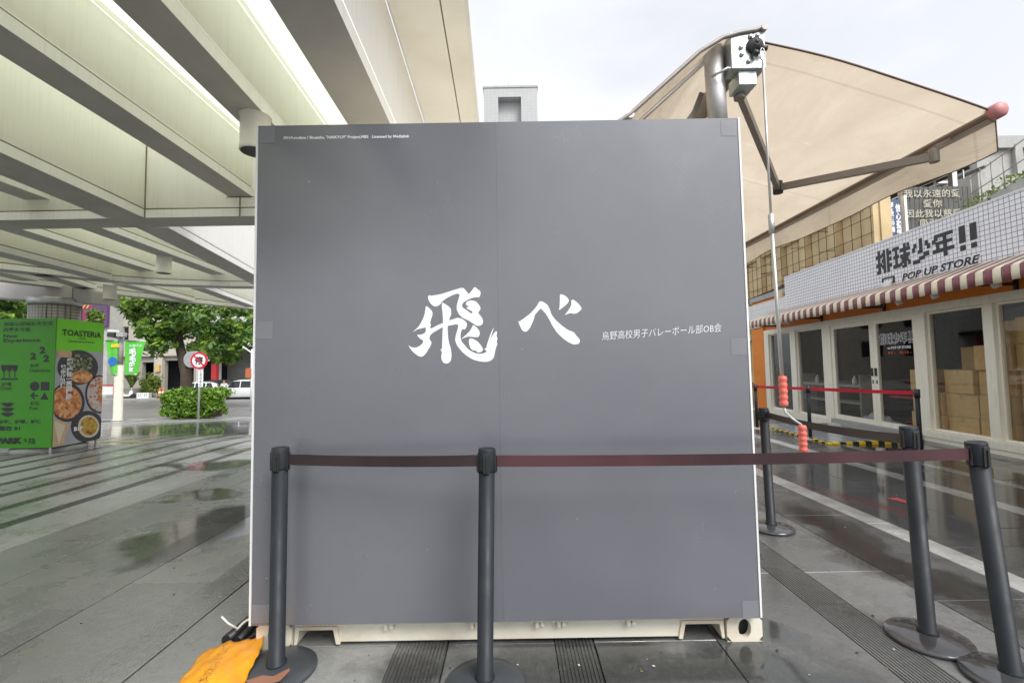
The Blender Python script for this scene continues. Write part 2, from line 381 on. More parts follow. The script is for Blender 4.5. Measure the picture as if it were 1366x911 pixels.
M['magenta'] = pbr('magenta_billboard', (0.26, 0.03, 0.12), 0.5, var=0.25, scale=0.25)
M['violet'] = pbr('violet_billboard', (0.10, 0.05, 0.14), 0.5)
M['gold'] = flat('gold_print', (0.75, 0.48, 0.06))
M['ad_green'] = pbr('green_print', (0.055, 0.31, 0.012), 0.5, var=0.04, scale=2)  # green darkened in the colour for the shade on the front face
M['ad_green_light'] = pbr('light_green_print', (0.19, 0.68, 0.025), 0.5, var=0.04, scale=2)
M['ad_grey'] = pbr('grey_table_print', (0.40, 0.41, 0.45), 0.5, var=0.08)
M['plate'] = pbr('dark_plate_print', (0.045, 0.045, 0.06), 0.5)
def speckle(name, a, b, c, scale):
    m, t, o = nodes(name)
    v = t.nodes.new('ShaderNodeTexVoronoi'); v.inputs['Scale'].default_value = scale; t.links.new(pos(t), v.inputs['Vector'])
    n = ramp(t, v.outputs['Color'], [(0.15, a), (0.5, b), (0.85, c)])
    principled(t, o, n, 0.5); return m
M['food_shrimp'] = speckle('orange_food_print', (0.42, 0.10, 0.03), (0.62, 0.24, 0.08), (0.75, 0.45, 0.22), 16)
M['food_greens'] = speckle('green_food_print', (0.02, 0.04, 0.015), (0.06, 0.10, 0.03), (0.35, 0.34, 0.24), 24)
M['food_pasta'] = speckle('yellow_food_print', (0.40, 0.22, 0.03), (0.62, 0.40, 0.06), (0.20, 0.10, 0.02), 20)
M['food_rice'] = speckle('rice_food_print', (0.55, 0.48, 0.45), (0.62, 0.58, 0.55), (0.5, 0.12, 0.08), 22)
M['cream_print'] = flat('cream_print', (0.68, 0.60, 0.45))
M['sign_cream'] = flat('dull_cream_print', (0.48, 0.45, 0.36))
M['bread'] = pbr('bread_print', (0.60, 0.42, 0.26), 0.6)
M['banner'] = pbr('green_banner_cloth', (0.10, 0.50, 0.05), 0.6, var=0.1, scale=3)
M['sign_red'] = pbr('red_sign_face', (0.55, 0.02, 0.04), 0.35)
M['sign_grey'] = pbr('grey_sign_back', (0.42, 0.44, 0.45), 0.4, 0.5)
M['lamp_post'] = pbr('grey_lamp_post', (0.33, 0.32, 0.29), 0.6)
M['lamp_post_pale'] = pbr('pale_post_sleeve', (0.55, 0.52, 0.43), 0.55)
M['yellow'] = pbr('yellow_paint', (0.80, 0.55, 0.02), 0.5)
M['bark'] = pbr('brown_bark', (0.09, 0.07, 0.05), 0.9, var=0.3, scale=3, bmp=0.5, bscale=10)
def leaf_mat(name, stops, scale):
    m, t, o = nodes(name); p = pos(t)
    c = ramp(t, noise(t, scale, 4, 0.7, p), stops)
    a = t.nodes.new('ShaderNodeBsdfTranslucent'); d = t.nodes.new('ShaderNodeBsdfPrincipled'); mx = t.nodes.new('ShaderNodeMixShader')
    d.inputs['Roughness'].default_value = 0.5; t.links.new(c, a.inputs[0]); t.links.new(c, d.inputs[0]); mx.inputs[0].default_value = 0.75
    t.links.new(a.outputs[0], mx.inputs[1]); t.links.new(d.outputs[0], mx.inputs[2]); t.links.new(mx.outputs[0], o.inputs[0]); return m
M['leaf_tree'] = leaf_mat('tree_leaf', [(0.28, (0.035, 0.085, 0.022)), (0.48, (0.085, 0.18, 0.033)), (0.64, (0.27, 0.40, 0.05))], 1.4)
M['leaf_hedge'] = leaf_mat('hedge_leaf', [(0.30, (0.055, 0.12, 0.012)), (0.5, (0.13, 0.26, 0.022)), (0.70, (0.26, 0.40, 0.04))], 5)
M['leaf_pot'] = leaf_mat('pot_leaf', [(0.30, (0.05, 0.09, 0.015)), (0.5, (0.12, 0.19, 0.03)), (0.70, (0.26, 0.30, 0.06))], 2)
M['car_white'] = pbr('white_car_paint', (0.72, 0.73, 0.74), 0.18, var=0.03)
M['car_black'] = pbr('black_car_paint', (0.018, 0.018, 0.02), 0.15)
M['tyre'] = pbr('black_tyre', (0.02, 0.02, 0.02), 0.8)
M['rim'] = pbr('silver_rim', (0.5, 0.5, 0.5), 0.3, 0.8)
M['lamp_glass'] = pbr('clear_lamp', (0.6, 0.6, 0.6), 0.1)
M['tail_lamp'] = pbr('red_tail_lamp', (0.4, 0.02, 0.02), 0.2)
M['skin'] = pbr('skin', (0.45, 0.27, 0.18), 0.6)
M['shirt'] = pbr('white_shirt_cloth', (0.65, 0.66, 0.68), 0.8)
M['trousers'] = pbr('dark_trouser_cloth', (0.02, 0.02, 0.025), 0.8)
M['hair'] = pbr('dark_hair', (0.015, 0.012, 0.01), 0.6)
M['cone'] = pbr('orange_cone', (0.65, 0.09, 0.02), 0.5)
M['asphalt'] = pbr('wet_grey_asphalt', (0.17, 0.17, 0.168), 0.33, var=0.16, scale=0.8, bmp=0.15, bscale=60)
M['road_paint'] = pbr('white_road_paint', (0.7, 0.7, 0.68), 0.5, var=0.1)
M['kerb'] = pbr('kerb_stone', (0.32, 0.32, 0.31), 0.6, var=0.15)
M['ramp_plate'] = pbr('wet_steel_plate', (0.45, 0.48, 0.52), 0.2, 0.5, var=0.15, scale=10)
M['hose'] = pbr('black_rubber_hose', (0.018, 0.018, 0.02), 0.45)
def sheet_orange():
    m, t, o = nodes('printed_orange_sheet'); p = pos(t)
    c = ramp(t, noise(t, 7, 5, 0.6, p), [(0.3, (0.72, 0.27, 0.008)), (0.7, (0.88, 0.38, 0.015))])
    tc = t.nodes.new('ShaderNodeTexCoord')
    sp = t.nodes.new('ShaderNodeSeparateXYZ'); t.links.new(tc.outputs['UV'], sp.inputs[0])
    band = ramp(t, sp.outputs[0], [(0.30, 0), (0.34, 1), (0.46, 1), (0.50, 0)])
    marks = ramp(t, noise(t, 75, 3, 0.6, p, 2.0), [(0.53, 0), (0.56, 1)])
    c = mixc(t, math_(t, 'MULTIPLY', math_(t, 'MULTIPLY', band, marks), 0.75), c, (0.06, 0.04, 0.02))
    b = bump(t, noise(t, 14, 5, 0.6, p), 0.4, 0.02)
    principled(t, o, c, 0.38, 0, b); return m
M['orange_sheet'] = sheet_orange()
# --- wet paving: one world-space wetness field runs over every slab
PUDDLES = [(-2.55, 4.3, 0.9, 0.85), (-2.75, 3.75, 0.6, 0.45), (-4.5, 6.9, 1.0, 0.45), (-3.4, 5.2, 0.5, 0.25), (-5.5, 11.5, 3.5, 1.5),
           (0.25, 2.0, 0.55, 0.5), (4.3, 4.6, 1.7, 2.6), (6.0, 7.5, 1.2, 5.0), (2.6, 3.6, 0.35, 1.6), (1.25, 2.7, 0.15, 0.3), (0.9, 2.15, 0.7, 0.35), (-0.45, 2.28, 0.25, 0.2), (-2.2, 6.0, 0.8, 1.5), (-8.0, 13, 6, 3.4)]
def paving(name, lo, hi):
    m, t, o = nodes(name); p = pos(t)
    warp = t.nodes.new('ShaderNodeTexNoise'); warp.inputs['Scale'].default_value = 1.7; warp.inputs['Detail'].default_value = 6; t.links.new(p, warp.inputs['Vector'])
    vm = t.nodes.new('ShaderNodeVectorMath'); vm.operation = 'MULTIPLY_ADD'; t.links.new(warp.outputs['Color'], vm.inputs[0]); vm.inputs[1].default_value = (1.1, 1.1, 0); 
    sh = t.nodes.new('ShaderNodeVectorMath'); sh.operation = 'ADD'; t.links.new(p, sh.inputs[0]); sh.inputs[1].default_value = (-0.55, -0.55, 0); t.links.new(sh.outputs[0], vm.inputs[2])
    field = None
    for x, y, rx, ry in PUDDLES:
        mp = t.nodes.new('ShaderNodeMapping'); mp.inputs['Location'].default_value = (-x/rx, -y/ry, 0); mp.inputs['Scale'].default_value = (1/rx, 1/ry, 0)
        t.links.new(vm.outputs[0], mp.inputs[0])
        ln = t.nodes.new('ShaderNodeVectorMath'); ln.operation = 'LENGTH'; t.links.new(mp.outputs[0], ln.inputs[0])
        d = math_(t, 'SUBTRACT', 1.15, ln.outputs['Value'])
        field = d if field is None else math_(t, 'MAXIMUM', field, d)
    rag = noise(t, 5.5, 7, 0.7, p)
    field = math_(t, 'ADD', field, math_(t, 'MULTIPLY', math_(t, 'SUBTRACT', rag, 0.5), 0.75))
    wet = ramp(t, field, [(0.0, 0), (0.30, 0.42), (0.62, 1)])
    damp = ramp(t, noise(t, 0.8, 6, 0.65, p), [(0.42, 0), (0.62, 1)])
    wet = math_(t, 'MAXIMUM', wet, math_(t, 'MULTIPLY', damp, 0.68))
    c = ramp(t, noise(t, 30, 6, 0.7, p), [(0.3, lo), (0.7, hi)])
    blot = mixc(t, 1.0, ramp(t, noise(t, 1.6, 10, 0.72, p), [(0.28, 0.66), (0.5, 0.95), (0.72, 1.10)]), ramp(t, noise(t, 140, 3, 0.8, p), [(0.30, 0.72), (0.5, 1.0), (0.70, 1.22)]), 'MULTIPLY')
    c = mixc(t, 1.0, c, blot, 'MULTIPLY')
    oi = t.nodes.new('ShaderNodeObjectInfo').outputs['Random']; c = mixc(t, 1.0, c, ramp(t, oi, [(0.0, 0.84), (1.0, 1.06)]), 'MULTIPLY')
    c = mixc(t, wet, c, mixc(t, 1.0, c, (0.42, 0.42, 0.41), 'MULTIPLY'))
    r = ramp(t, wet, [(0.0, 0.46), (0.45, 0.23), (0.8, 0.10), (1.0, 0.06)])
    h = noise(t, 120, 3, 0.7, p)
    b = t.nodes.new('ShaderNodeBump'); b.inputs['Distance'].default_value = 0.002
    t.links.new(h, b.inputs['Height']); t.links.new(ramp(t, wet, [(0.2, 0.5), (0.9, 0.03)]), b.inputs['Strength'])
    principled(t, o, c, r, 0, b.outputs[0]); return m
M['pave_light'] = paving('pale_granite', (0.38, 0.385, 0.38), (0.47, 0.475, 0.465))
M['pave_mid'] = paving('mid_granite', (0.25, 0.253, 0.25), (0.335, 0.338, 0.332))
M['pave_damp'] = paving('damp_granite', (0.145, 0.147, 0.148), (0.215, 0.218, 0.217))
M['pave_dark'] = paving('dark_granite', (0.08, 0.081, 0.082), (0.125, 0.126, 0.127))
M['pave_joint'] = paving('dirty_joint', (0.06, 0.06, 0.055), (0.10, 0.10, 0.095))

# ================================================================== THE GROUND
g = MB()
ys = [-12, 9, 17.6, 17.62]
for x0, x1, y0, y1 in ((-60, 60, -12, 9), (-60, 60, 9, 17.6)):
    g.add([(x0, y0, ground_z(y0)-0.012), (x1, y0, ground_z(y0)-0.012), (x1, y1, ground_z(y1)-0.012), (x0, y1, ground_z(y1)-0.012)], [(0,1,2,3)])
ground = tag(g.build('plaza_ground', M['pave_joint']), kind='structure')
STRIPS = []
def strips(a): STRIPS.extend(a)
x = -15.0; fl = []
while x < -4.75:                                  # far left: pale slabs between narrow dark bands
    fl += [(x, x+0.16, 'dark'), (x+0.16, x+0.6, 'light')]; x += 0.6
strips(fl)
strips([(-4.8, -4.64, 'dark'), (-4.64, -4.05, 'light'), (-4.05, -3.4, 'mid'), (-3.4, -2.78, 'mid'), (-2.78, -2.54, 'groove'), (-2.54, -2.0, 'mid'),
        (-2.0, -1.77, 'groove'), (-1.77, -1.2, 'mid'), (-1.2, -0.6, 'mid'), (-0.6, -0.345, 'groove'), (-0.345, 0.19, 'mid'), (0.19, 0.385, 'groove'),
        (0.385, 1.0, 'mid'), (1.0, 1.67, 'mid'), (1.67, 1.9, 'groove'), (1.9, 2.42, 'mid'), (2.42, 3.0, 'dark'), (3.0, 3.2, 'light'),
        (3.2, 3.85, 'dark'), (3.85, 4.5, 'dark'), (4.5, 4.7, 'light'), (4.7, 5.4, 'dark'), (5.4, 5.56, 'light'), (5.56, 6.3, 'dark'), (6.3, 7.9, 'dark')])
STRIPS = [s for s in STRIPS if s[0] > -14.5]
J = 0.002
def slab(x0, x1, y0, y1, kind):
    mb = MB(); x0 += J; x1 -= J; y0 += J; y1 -= J
    dz = random.uniform(-0.0012, 0.0012)
    def zz(y): return ground_z(y) + dz
    if kind == 'groove' and y1 < 9.1:
        n = int(round((x1-x0)/0.0175)); pr = []
        for k in range(n):
            a = x0 + (x1-x0)*k/n; b = x0 + (x1-x0)*(k+1)/n; wd = b-a
            pr += [(a, 0), (a+wd*0.55, 0), (a+wd*0.68, -0.005), (a+wd*0.9, -0.005)]
        pr.append((x1, 0))
        vs = [(px, y, zz(y)+pz) for y in (y0, y1) for px, pz in pr]; m = len(pr)
        mb.add(vs, [(i, i+1, m+i+1, m+i) for i in range(m-1)])
        mb.add([(x0,y0,-0.012),(x1,y0,-0.012),(x1,y0,zz(y0)),(x0,y0,zz(y0))], [(0,1,2,3)])
        mat = M['pave_mid'] if x0 < -1 else M['pave_damp']
    else:
        kind = 'dark' if kind == 'groove' else kind
        z = [zz(y0), zz(y1)]; e = 0.003
        mb.add([(x0,y0,z[0]-0.011),(x1,y0,z[0]-0.011),(x1,y1,z[1]-0.011),(x0,y1,z[1]-0.011),
                (x0,y0,z[0]-e),(x1,y0,z[0]-e),(x1,y1,z[1]-e),(x0,y1,z[1]-e),
                (x0+e,y0+e,z[0]),(x1-e,y0+e,z[0]),(x1-e,y1-e,z[1]),(x0+e,y1-e,z[1])],
               [(0,1,5,4),(1,2,6,5),(2,3,7,6),(3,0,4,7),(4,5,9,8),(5,6,10,9),(6,7,11,10),(7,4,8,11),(8,9,10,11)])
        mat = M['pave_'+('damp' if kind == 'mid' and x0 > -0.7 else kind)]
    mb.build('paver', mat, ground)
for i, (x0, x1, kind) in enumerate(STRIPS):
    step = 1.5 if kind != 'light' or x0 < -4 else 1.2
    if x0 < -8.3 or x1 > 7: cuts = [-2.0, 2.5, 6.0, 9.0]
    else:
        off = (i*0.37) % step if kind != 'mid' else (0.885 if i % 2 else 0.16)
        y = 0.7 + off - step; cuts = []
        while y < 8.6: cuts.append(y); y += step*(1.0 if y < 5 else 2)
        cuts = [-2.0] + [c for c in cuts if c > 0.2] + [9.0]
    for a, b in zip(cuts[:-1], cuts[1:]): slab(x0, x1, a, b, kind)
    slab(x0, x1, 9.0, 17.55, kind)
mb = MB(); mb.add([(-40, 0, 0), (40, 0, 0)], [])
# kerb and road
k = MB()
for i in range(36):
    xa = -36 + i*1.5; k.box(xa+0.006, xa+1.494, 17.62, 17.86, -0.75, -0.385)
tag(k.build('kerb', M['kerb']), kind='structure')
r = MB(); r.add([(-400, 17.87, -0.515), (400, 17.87, -0.515), (400, 40, ground_z(40)), (-400, 40, ground_z(40)), (400, 900, -1.3), (-400, 900, -1.3)], [(0,1,2,3),(3,2,4,5)])
tag(r.build('road', M['asphalt']), kind='structure')
p = MB()
def road_mark(u0, u1, v, wd):
    a = on_z(u0, v, -0.7); b = on_z(u1, v, -0.7)
    y = a.y; z = ground_z(y)+0.006
    p.add([(a.x, y, z), (b.x, y, z), (b.x, y+wd, ground_z(y+wd)+0.006), (a.x, y+wd, ground_z(y+wd)+0.006)], [(0,1,2,3)])
road_mark(172, 212, 541.5, 0.16); road_mark(262, 330, 546, 0.16); road_mark(40, 110, 541, 0.16)
tag(p.build('lane_marking', M['road_paint']), kind='structure')
sw = MB(); sw.box(-70, 10, 41.2, 60, -2, ground_z(41)+0.14)
tag(sw.build('far_pavement', M['kerb']), kind='structure')
ye = MB(); ye.box(-11.5, -7.4, 9.36, 9.42, -0.03, ground_z(9.4)+0.008)
tag(ye.build('yellow_line', M['yellow']), kind='structure')
mk = MB(); mk.add([tuple(on_z(u_, v_, 0.004)) for u_, v_ in ((1181,664),(1197,663.5),(1222,671),(1219,673.5))], [(0,1,2,3)])
tag(mk.build('red_floor_mark', pbr('worn_red_paint', (0.26, 0.03, 0.035), 0.35, var=0.3, scale=20)), kind='structure')

# grit, bits of leaf and paper on the paving
gr = MB()
for _ in range(420):
    if random.random() < 0.5: gx_, gy_ = random.uniform(-4.5, -1.35), random.uniform(1.7, 6.5)
    else: gx_, gy_ = random.uniform(-1.3, 4.6), random.uniform(1.6, 2.3) if random.random() < 0.5 else random.uniform(2.5, 6)
    if -1.35 < gx_ < 1.3 and gy_ > 2.3: continue
    rr = random.choice((0.003, 0.004, 0.006, 0.009)); gr.m = random.choice((0, 0, 1, 2)); n_ = random.choice((4, 5, 6)); a0_ = random.random()*6
    top_ = [(gx_+rr*(0.5+random.random()*0.7)*cos(a0_+2*pi*k_/n_), gy_+rr*(0.5+random.random()*0.7)*sin(a0_+2*pi*k_/n_), 0.0035+random.random()*rr*0.4) for k_ in range(n_)]
    b_ = len(gr.v); gr.v += top_ + [(gx_, gy_, 0.004+rr*0.5)]
    for k_ in range(n_): gr.face((b_+k_, b_+(k_+1) % n_, b_+n_))
tag(gr.build('grit', [pbr('dark_grit', (0.03, 0.028, 0.025), 0.8), pbr('pale_grit', (0.5, 0.5, 0.48), 0.8), pbr('leaf_bit', (0.25, 0.17, 0.06), 0.7)], fix=False), kind='stuff')

# ================================================================== SHIPPING CONTAINER AND ITS BOARD
CX0, CX1, CY0, CY1 = -1.297, 1.222, 2.345, 8.40
ct = thing('shipping_container', 'cream shipping container with rusty bottom rail standing behind the big grey board', 'container', (0, CY0, 0))
c = MB()
def corr(x, sgn):                                 # corrugated side sheet
    n = 36; pts = []
    for i in range(n):
        y = CY0+0.16 + (CY1-CY0-0.32)*i/n; dy = (CY1-CY0-0.32)/n
        pts += [(x, y), (x, y+dy*0.35), (x-sgn*0.035, y+dy*0.5), (x-sgn*0.035, y+dy*0.85)]
    vs = [(a, b, zz) for zz in (0.16, 2.5) for a, b in pts]; m = len(pts)
    c.add(vs, [(i, i+1, m+i+1, m+i) for i in range(m-1)])
corr(CX0+0.02, -1); c.build('side_wall', M['container'], ct, True)
c = MB(); corr(CX1-0.02, 1); c.build('side_wall', M['container'], ct, True)
c = MB(); c.box(CX0+0.05, CX1-0.05, CY0+0.05, CY1-0.05, 2.5, 2.56); c.build('roof', M['container'], ct, True)
c = MB(); c.box(CX0+0.1, CX1-0.1, CY1-0.08, CY1-0.04, 0.15, 2.5); c.build('end_wall', M['container'], ct, True)
for xx in (CX0+0.02, CX1-0.16):
    for yy in (CY0+0.01, CY1-0.13):
        c = MB(); c.box(xx, xx+0.14, yy, yy+0.12, 0.12, 2.47); c.build('corner_post', M['container'], ct, True, 0.006)
for (a, b) in ((CX0+0.17, -0.03), (-0.02, CX1-0.17)):
    c = MB(); c.box(a, b, CY0+0.05, CY0+0.09, 0.17, 2.46); c.build('door', M['container'], ct, True)
c = MB()
x0, x1 = CX0+0.18, CX1-0.18
prof = [(x0, 0.02), (x0+0.02, 0.02), (x0+0.03, 0.085), (x0+0.2, 0.085), (x0+0.215, 0.02), (x1-0.215, 0.02), (x1-0.2, 0.085), (x1-0.03, 0.085), (x1-0.02, 0.02), (x1, 0.02), (x1, 0.165), (x0, 0.165)]
c.prism(prof, (0, CY0+0.018, 0), (1,0,0), (0,0,1), (0,1,0), 0.05); c.build('bottom_rail', M['container'], ct, True, 0.004)
c = MB()
pf = [(x0+0.003, 0.012), (x0+0.018, 0.012), (x0+0.03, 0.083), (x0+0.198, 0.083), (x0+0.213, 0.012), (x0+0.234, 0.012), (x0+0.218, 0.100), (x0+0.010, 0.100)]
c.prism(pf, (0, CY0+0.008, 0), (1,0,0), (0,0,1), (0,1,0), 0.4); c.build('fork_pocket', M['container'], ct, True, 0.003)
c = MB(); c.prism([(x1-(q[0]-x0), q[1]) for q in pf], (0, CY0+0.008, 0), (1,0,0), (0,0,1), (0,1,0), 0.4); c.build('fork_pocket', M['container'], ct, True, 0.003)
for yy in (CY0+0.07, CY1-0.07):
    pass
c = MB(); c.box(x0, x1, CY0+0.46, CY1-0.1, 0.012, 0.14); c.build('under_frame', M['container_dark'], ct, True)
def casting(xa, ya, z0, hole_front):
    b = MB(); w_, d_, h_ = 0.176, 0.178, 0.128
    hole = [(w_/2+0.032*cos(a)*(1.0), h_/2+0.046*sin(a)) for a in [2*pi*k/16 for k in range(16)]]
    outer = [(0,0),(w_/2,0),(w_,0),(w_,h_/2),(w_,h_),(w_/2,h_),(0,h_),(0,h_/2)]
    # front face as a ring between the outline and the oval hole, then the inside of the hole
    n = 16; ring = []
    for k_ in range(n):
        a = 2*pi*k_/n; dx, dz = cos(a), sin(a); sc_ = min((w_/2)/abs(dx) if abs(dx) > 1e-6 else 9, (h_/2)/abs(dz) if abs(dz) > 1e-6 else 9)
        ring.append((w_/2+dx*sc_, h_/2+dz*sc_))
    fy = ya if hole_front else ya+d_
    s_ = 1 if hole_front else -1
    vs = [(xa+q[0], fy, z0+q[1]) for q in ring] + [(xa+q[0], fy, z0+q[1]) for q in hole] + [(xa+q[0], fy+s_*0.03, z0+q[1]) for q in hole]
    b.add(vs, [(i, (i+1)%n, n+(i+1)%n, n+i) for i in range(n)] + [(n+i, n+(i+1)%n, 2*n+(i+1)%n, 2*n+i) for i in range(n)])
    y1 = ya+d_ if hole_front else ya
    e = [(xa,fy,z0),(xa+w_,fy,z0),(xa+w_,fy,z0+h_),(xa,fy,z0+h_),(xa,y1,z0),(xa+w_,y1,z0),(xa+w_,y1,z0+h_),(xa,y1,z0+h_)]
    b.add(e, [(0,1,5,4),(1,2,6,5),(2,3,7,6),(3,0,4,7),(4,5,6,7)])
    b.m = 1; b.add([(xa+0.03, fy+s_*0.05, z0+0.01),(xa+w_-0.03, fy+s_*0.05, z0+0.01),(xa+w_-0.03, fy+s_*0.05, z0+h_-0.01),(xa+0.03, fy+s_*0.05, z0+h_-0.01)], [(0,1,2,3)])
    b.build('corner_casting', [M['container'], M['container_dark']], ct, True, fix=False)
for xa in (CX0, CX1-0.176):
    for z0 in (0.0, 2.463):
        casting(xa, CY0, z0, True); casting(xa, CY1-0.178, z0, False)
for u in (515, 629, 716, 745, 838):
    q = at(u, 834, CY0); c = MB()
    c.box(q.x-0.034, q.x-0.018, CY0-0.012, CY0+0.018, 0.11, 0.15); c.box(q.x+0.018, q.x+0.034, CY0-0.012, CY0+0.018, 0.105, 0.148)
    c.tube([(q.x, CY0-0.004, 0.09), (q.x, CY0-0.004, 0.17)], 0.013, 10)
    c.tube([(q.x-0.045, CY0-0.012, 0.128), (q.x+0.045, CY0-0.012, 0.122)], 0.008, 8)
    c.lathe([(0.001, -0.004), (0.012, -0.003), (0.012, 0.012)], (q.x+0.028, CY0-0.006, 0.1), 8, axis=(0,1,0))
    c.build('lock_rod_cam', M['container'], ct, True, 0.002)

BY = 2.290                                        # front face of the board
bd = thing('display_board', 'big square dark grey board with white brush calligraphy fixed to the container end', 'sign board', (-0.055, BY, 0.145))
SEAM = -0.066
for a, b in ((-1.292, SEAM-0.0002), (SEAM+0.0002, 1.184)):
    c = MB(); c.box(a, b, BY, BY+0.03, 0.145, 2.645); c.build('board_panel', M['board'], bd, True, 0.0003)
for xx in (-1.3025, 1.1845):
    c = MB(); c.box(xx, xx+0.010, BY-0.004, BY+0.034, 0.145, 2.645); c.build('edge_trim', M['white'], bd, True, 0.001)
c = MB(); c.box(-1.29, 1.18, BY+0.0305, BY+0.050, 0.19, 2.62); c.build('backing_batten', M['board'], bd, True)
for u, v in ((356, 180), (972, 171), (349, 440), (991, 462), (345, 818), (1004, 812)):
    q = at(u, v, BY); sz = 0.042 if u < 660 else 0.04
    qx = max(-1.288+sz, min(1.18-sz, q.x)); c = MB(); c.box(qx-sz, qx+sz, BY-0.0012, BY-0.0002, q.z-sz-0.003, q.z+sz)
    c.build('tape_patch', M['tape'], bd, True)
BRUSH = [
 (530, 370, [(297,163),(310,173),(400,160),(500,128),(580,103),(614,97),(640,122),(668,160),(705,112),(722,88),(748,107),(778,132),(778,160),(768,187),(730,186),(690,195),(650,215),(618,235),(606,255),(606,275),(616,286),(697,343),(706,320),(640,288),(672,270),(645,262),(640,240),(660,222),(690,215),(730,222),(755,245),(778,280),(775,305),(755,325),(765,345),(790,375),(803,405),(795,440),(770,455),(735,450),(700,425),(660,400),(610,380),(575,345),(555,300),(555,270),(565,225),(580,180),(582,158),(560,152),(520,165),(460,195),(420,225),(400,255),(370,272),(345,272),(315,250),(295,220),(285,185)]),
 (530, 370, [(268,265),(295,283),(328,318),(330,350),(312,405),(308,432),(316,442),(305,470),(320,478),(370,450),(425,428),(480,405),(540,385),(560,378),(590,382),(625,400),(650,425),(652,450),(635,485),(620,488),(612,480),(598,500),(590,540),(592,575),(605,605),(640,645),(660,668),(690,690),(740,712),(790,715),(830,700),(835,685),(812,672),(835,655),(850,620),(880,560),(905,520),(925,500),(935,520),(926,545),(938,570),(928,600),(936,625),(924,650),(912,700),(905,745),(880,775),(840,790),(780,788),(710,770),(650,735),(600,690),(560,640),(540,590),(545,550),(565,480),(572,445),(550,438),(520,445),(475,452),(430,462),(380,490),(330,520),(305,545),(300,575),(322,610),(310,640),(290,675),(265,715),(240,738),(215,743),(180,725),(140,690),(115,655),(102,632),(125,650),(160,658),(200,648),(235,620),(245,590),(215,575),(200,560),(183,535),(215,538),(250,525),(268,505),(265,465),(230,478),(190,485),(140,515),(200,460),(235,400),(255,345),(262,300)]),
 (530, 370, [(418,235),(440,245),(480,270),(502,295),(505,345),(490,380),(485,400),(475,430),(470,480),(475,560),(485,620),(500,660),(508,720),(503,775),(485,798),(460,806),(435,800),(415,775),(410,740),(418,700),(402,672),(418,670),(420,600),(424,500),(428,420),(424,340),(416,280)]),
 (530, 370, [(705,445),(735,460),(765,495),(772,530),(758,560),(720,558),(660,553),(625,565),(592,580),(640,540),(680,500),(700,465)]),
 (530, 370, [(672,572),(705,572),(745,595),(780,630),(803,672),(790,695),(755,705),(735,685),(700,680),(680,655),(668,610)]),
 (530, 370, [(905,460),(875,520),(850,590),(832,650),(842,648),(866,590),(886,525)]),
 (680, 370, [(78,412),(95,410),(130,385),(190,340),(250,275),(272,232),(290,222),(320,232),(355,260),(375,300),(388,345),(425,395),(480,445),(540,490),(580,505),(605,518),(620,545),(648,570),(657,595),(645,622),(595,628),(545,605),(490,565),(440,515),(400,455),(370,395),(340,345),(310,310),(290,290),(265,315),(235,350),(228,380),(210,430),(185,480),(160,505),(140,510),(115,495),(98,460)]),
 (680, 370, [(468,155),(505,165),(535,185),(555,215),(540,245),(505,275),(480,295),(458,308),(465,280),(468,230)]),
 (680, 370, [(575,212),(595,208),(630,235),(655,262),(674,290),(655,315),(630,335),(600,342),(565,335),(535,345),(512,356),(540,318),(560,290),(575,260)])]
for i, (u0, v0, pts) in enumerate(BRUSH):
    pts = chaikin(pts, 1); c = MB()
    q = [at(u0+px*150/1051, v0+py*130/911, BY) for px, py in pts]
    c.prism([(k_.x, k_.z) for k_ in q], (0, BY-0.0008-0.0003*(i % 3), 0), (1,0,0), (0,0,1), (0,1,0), 0.0004)
    c.build('brush_stroke', M['print_white'], bd, True)
a = at(803, 454, BY-0.001); b = at(963, 442.5, BY-0.001); d = b-a
c = MB(); text_mesh(c, '烏野高校男子バレーボール部OB会', a, d, (-d.z, 0, d.x), d.length, 0.043, offset=-0.008, shear=0.15)
c.build('caption_lettering', M['print_white'], bd, True)
a = at(378, 187.3, BY-0.001); b = at(546, 185, BY-0.001); d = b-a
c = MB(); text_mesh(c, '©H.Furudate / Shueisha, "HAIKYU!!" Project,MBS   Licensed by Medialink', a, d, (-d.z, 0, d.x), d.length, 0.021, offset=0.02)
c.build('copyright_lettering', M['print_white'], bd, True)

# ================================================================== AWNING ON THE CONTAINER
aw = thing('folding_awning', 'beige two-sided folding arm awning on a steel post above the container corner', 'awning', (1.18, 2.5, 2.6))
Y0a, Y1a = 2.40, 7.9
c = MB(); c.box(1.075, 1.215, 2.42, 2.60, 2.592, 2.640); c.box(1.06, 1.225, 2.41, 2.61, 2.6405, 2.655); c.build('base_plate', M['rust'], aw, True, 0.003)
c = MB(); c.tube([(1.185, 2.5, 2.66), (1.17, 2.5, 3.17)], 0.052, 20); c.build('post', M['alu'], aw, True)
c = MB(); c.tube([(1.185, 7.7, 2.56), (1.17, 7.7, 3.17)], 0.052, 20); c.build('post', M['alu'], aw, True)
c = MB(); c.box(1.225, 1.41, Y0a, Y0a+0.006, 2.985, 3.19); c.box(1.225, 1.231, Y0a+0.006, Y0a+0.1, 2.985, 3.19); c.box(1.231, 1.41, Y0a+0.006, Y0a+0.1, 2.985, 2.991)
c.build('bracket_plate', M['galv'], aw, True, 0.002)
c = MB(); c.box(1.27, 1.37, Y0a+0.02, Y0a+0.14, 2.905, 2.984); c.build('arm_bracket', M['galv'], aw, True, 0.004)
gx = MB(); gx.lathe([(0.001, -0.03), (0.02, -0.03), (0.024, -0.02), (0.042, -0.018), (0.047, 0.0)], (1.352, Y0a-0.002, 3.105), 20, axis=(0,1,0))
gx.tube([(1.372, Y0a-0.03, 3.075), (1.402, Y0a-0.035, 3.07)], 0.013, 10); gx.tube([(1.33, Y0a-0.025, 3.06), (1.36, Y0a-0.028, 3.045)], 0.014, 10)
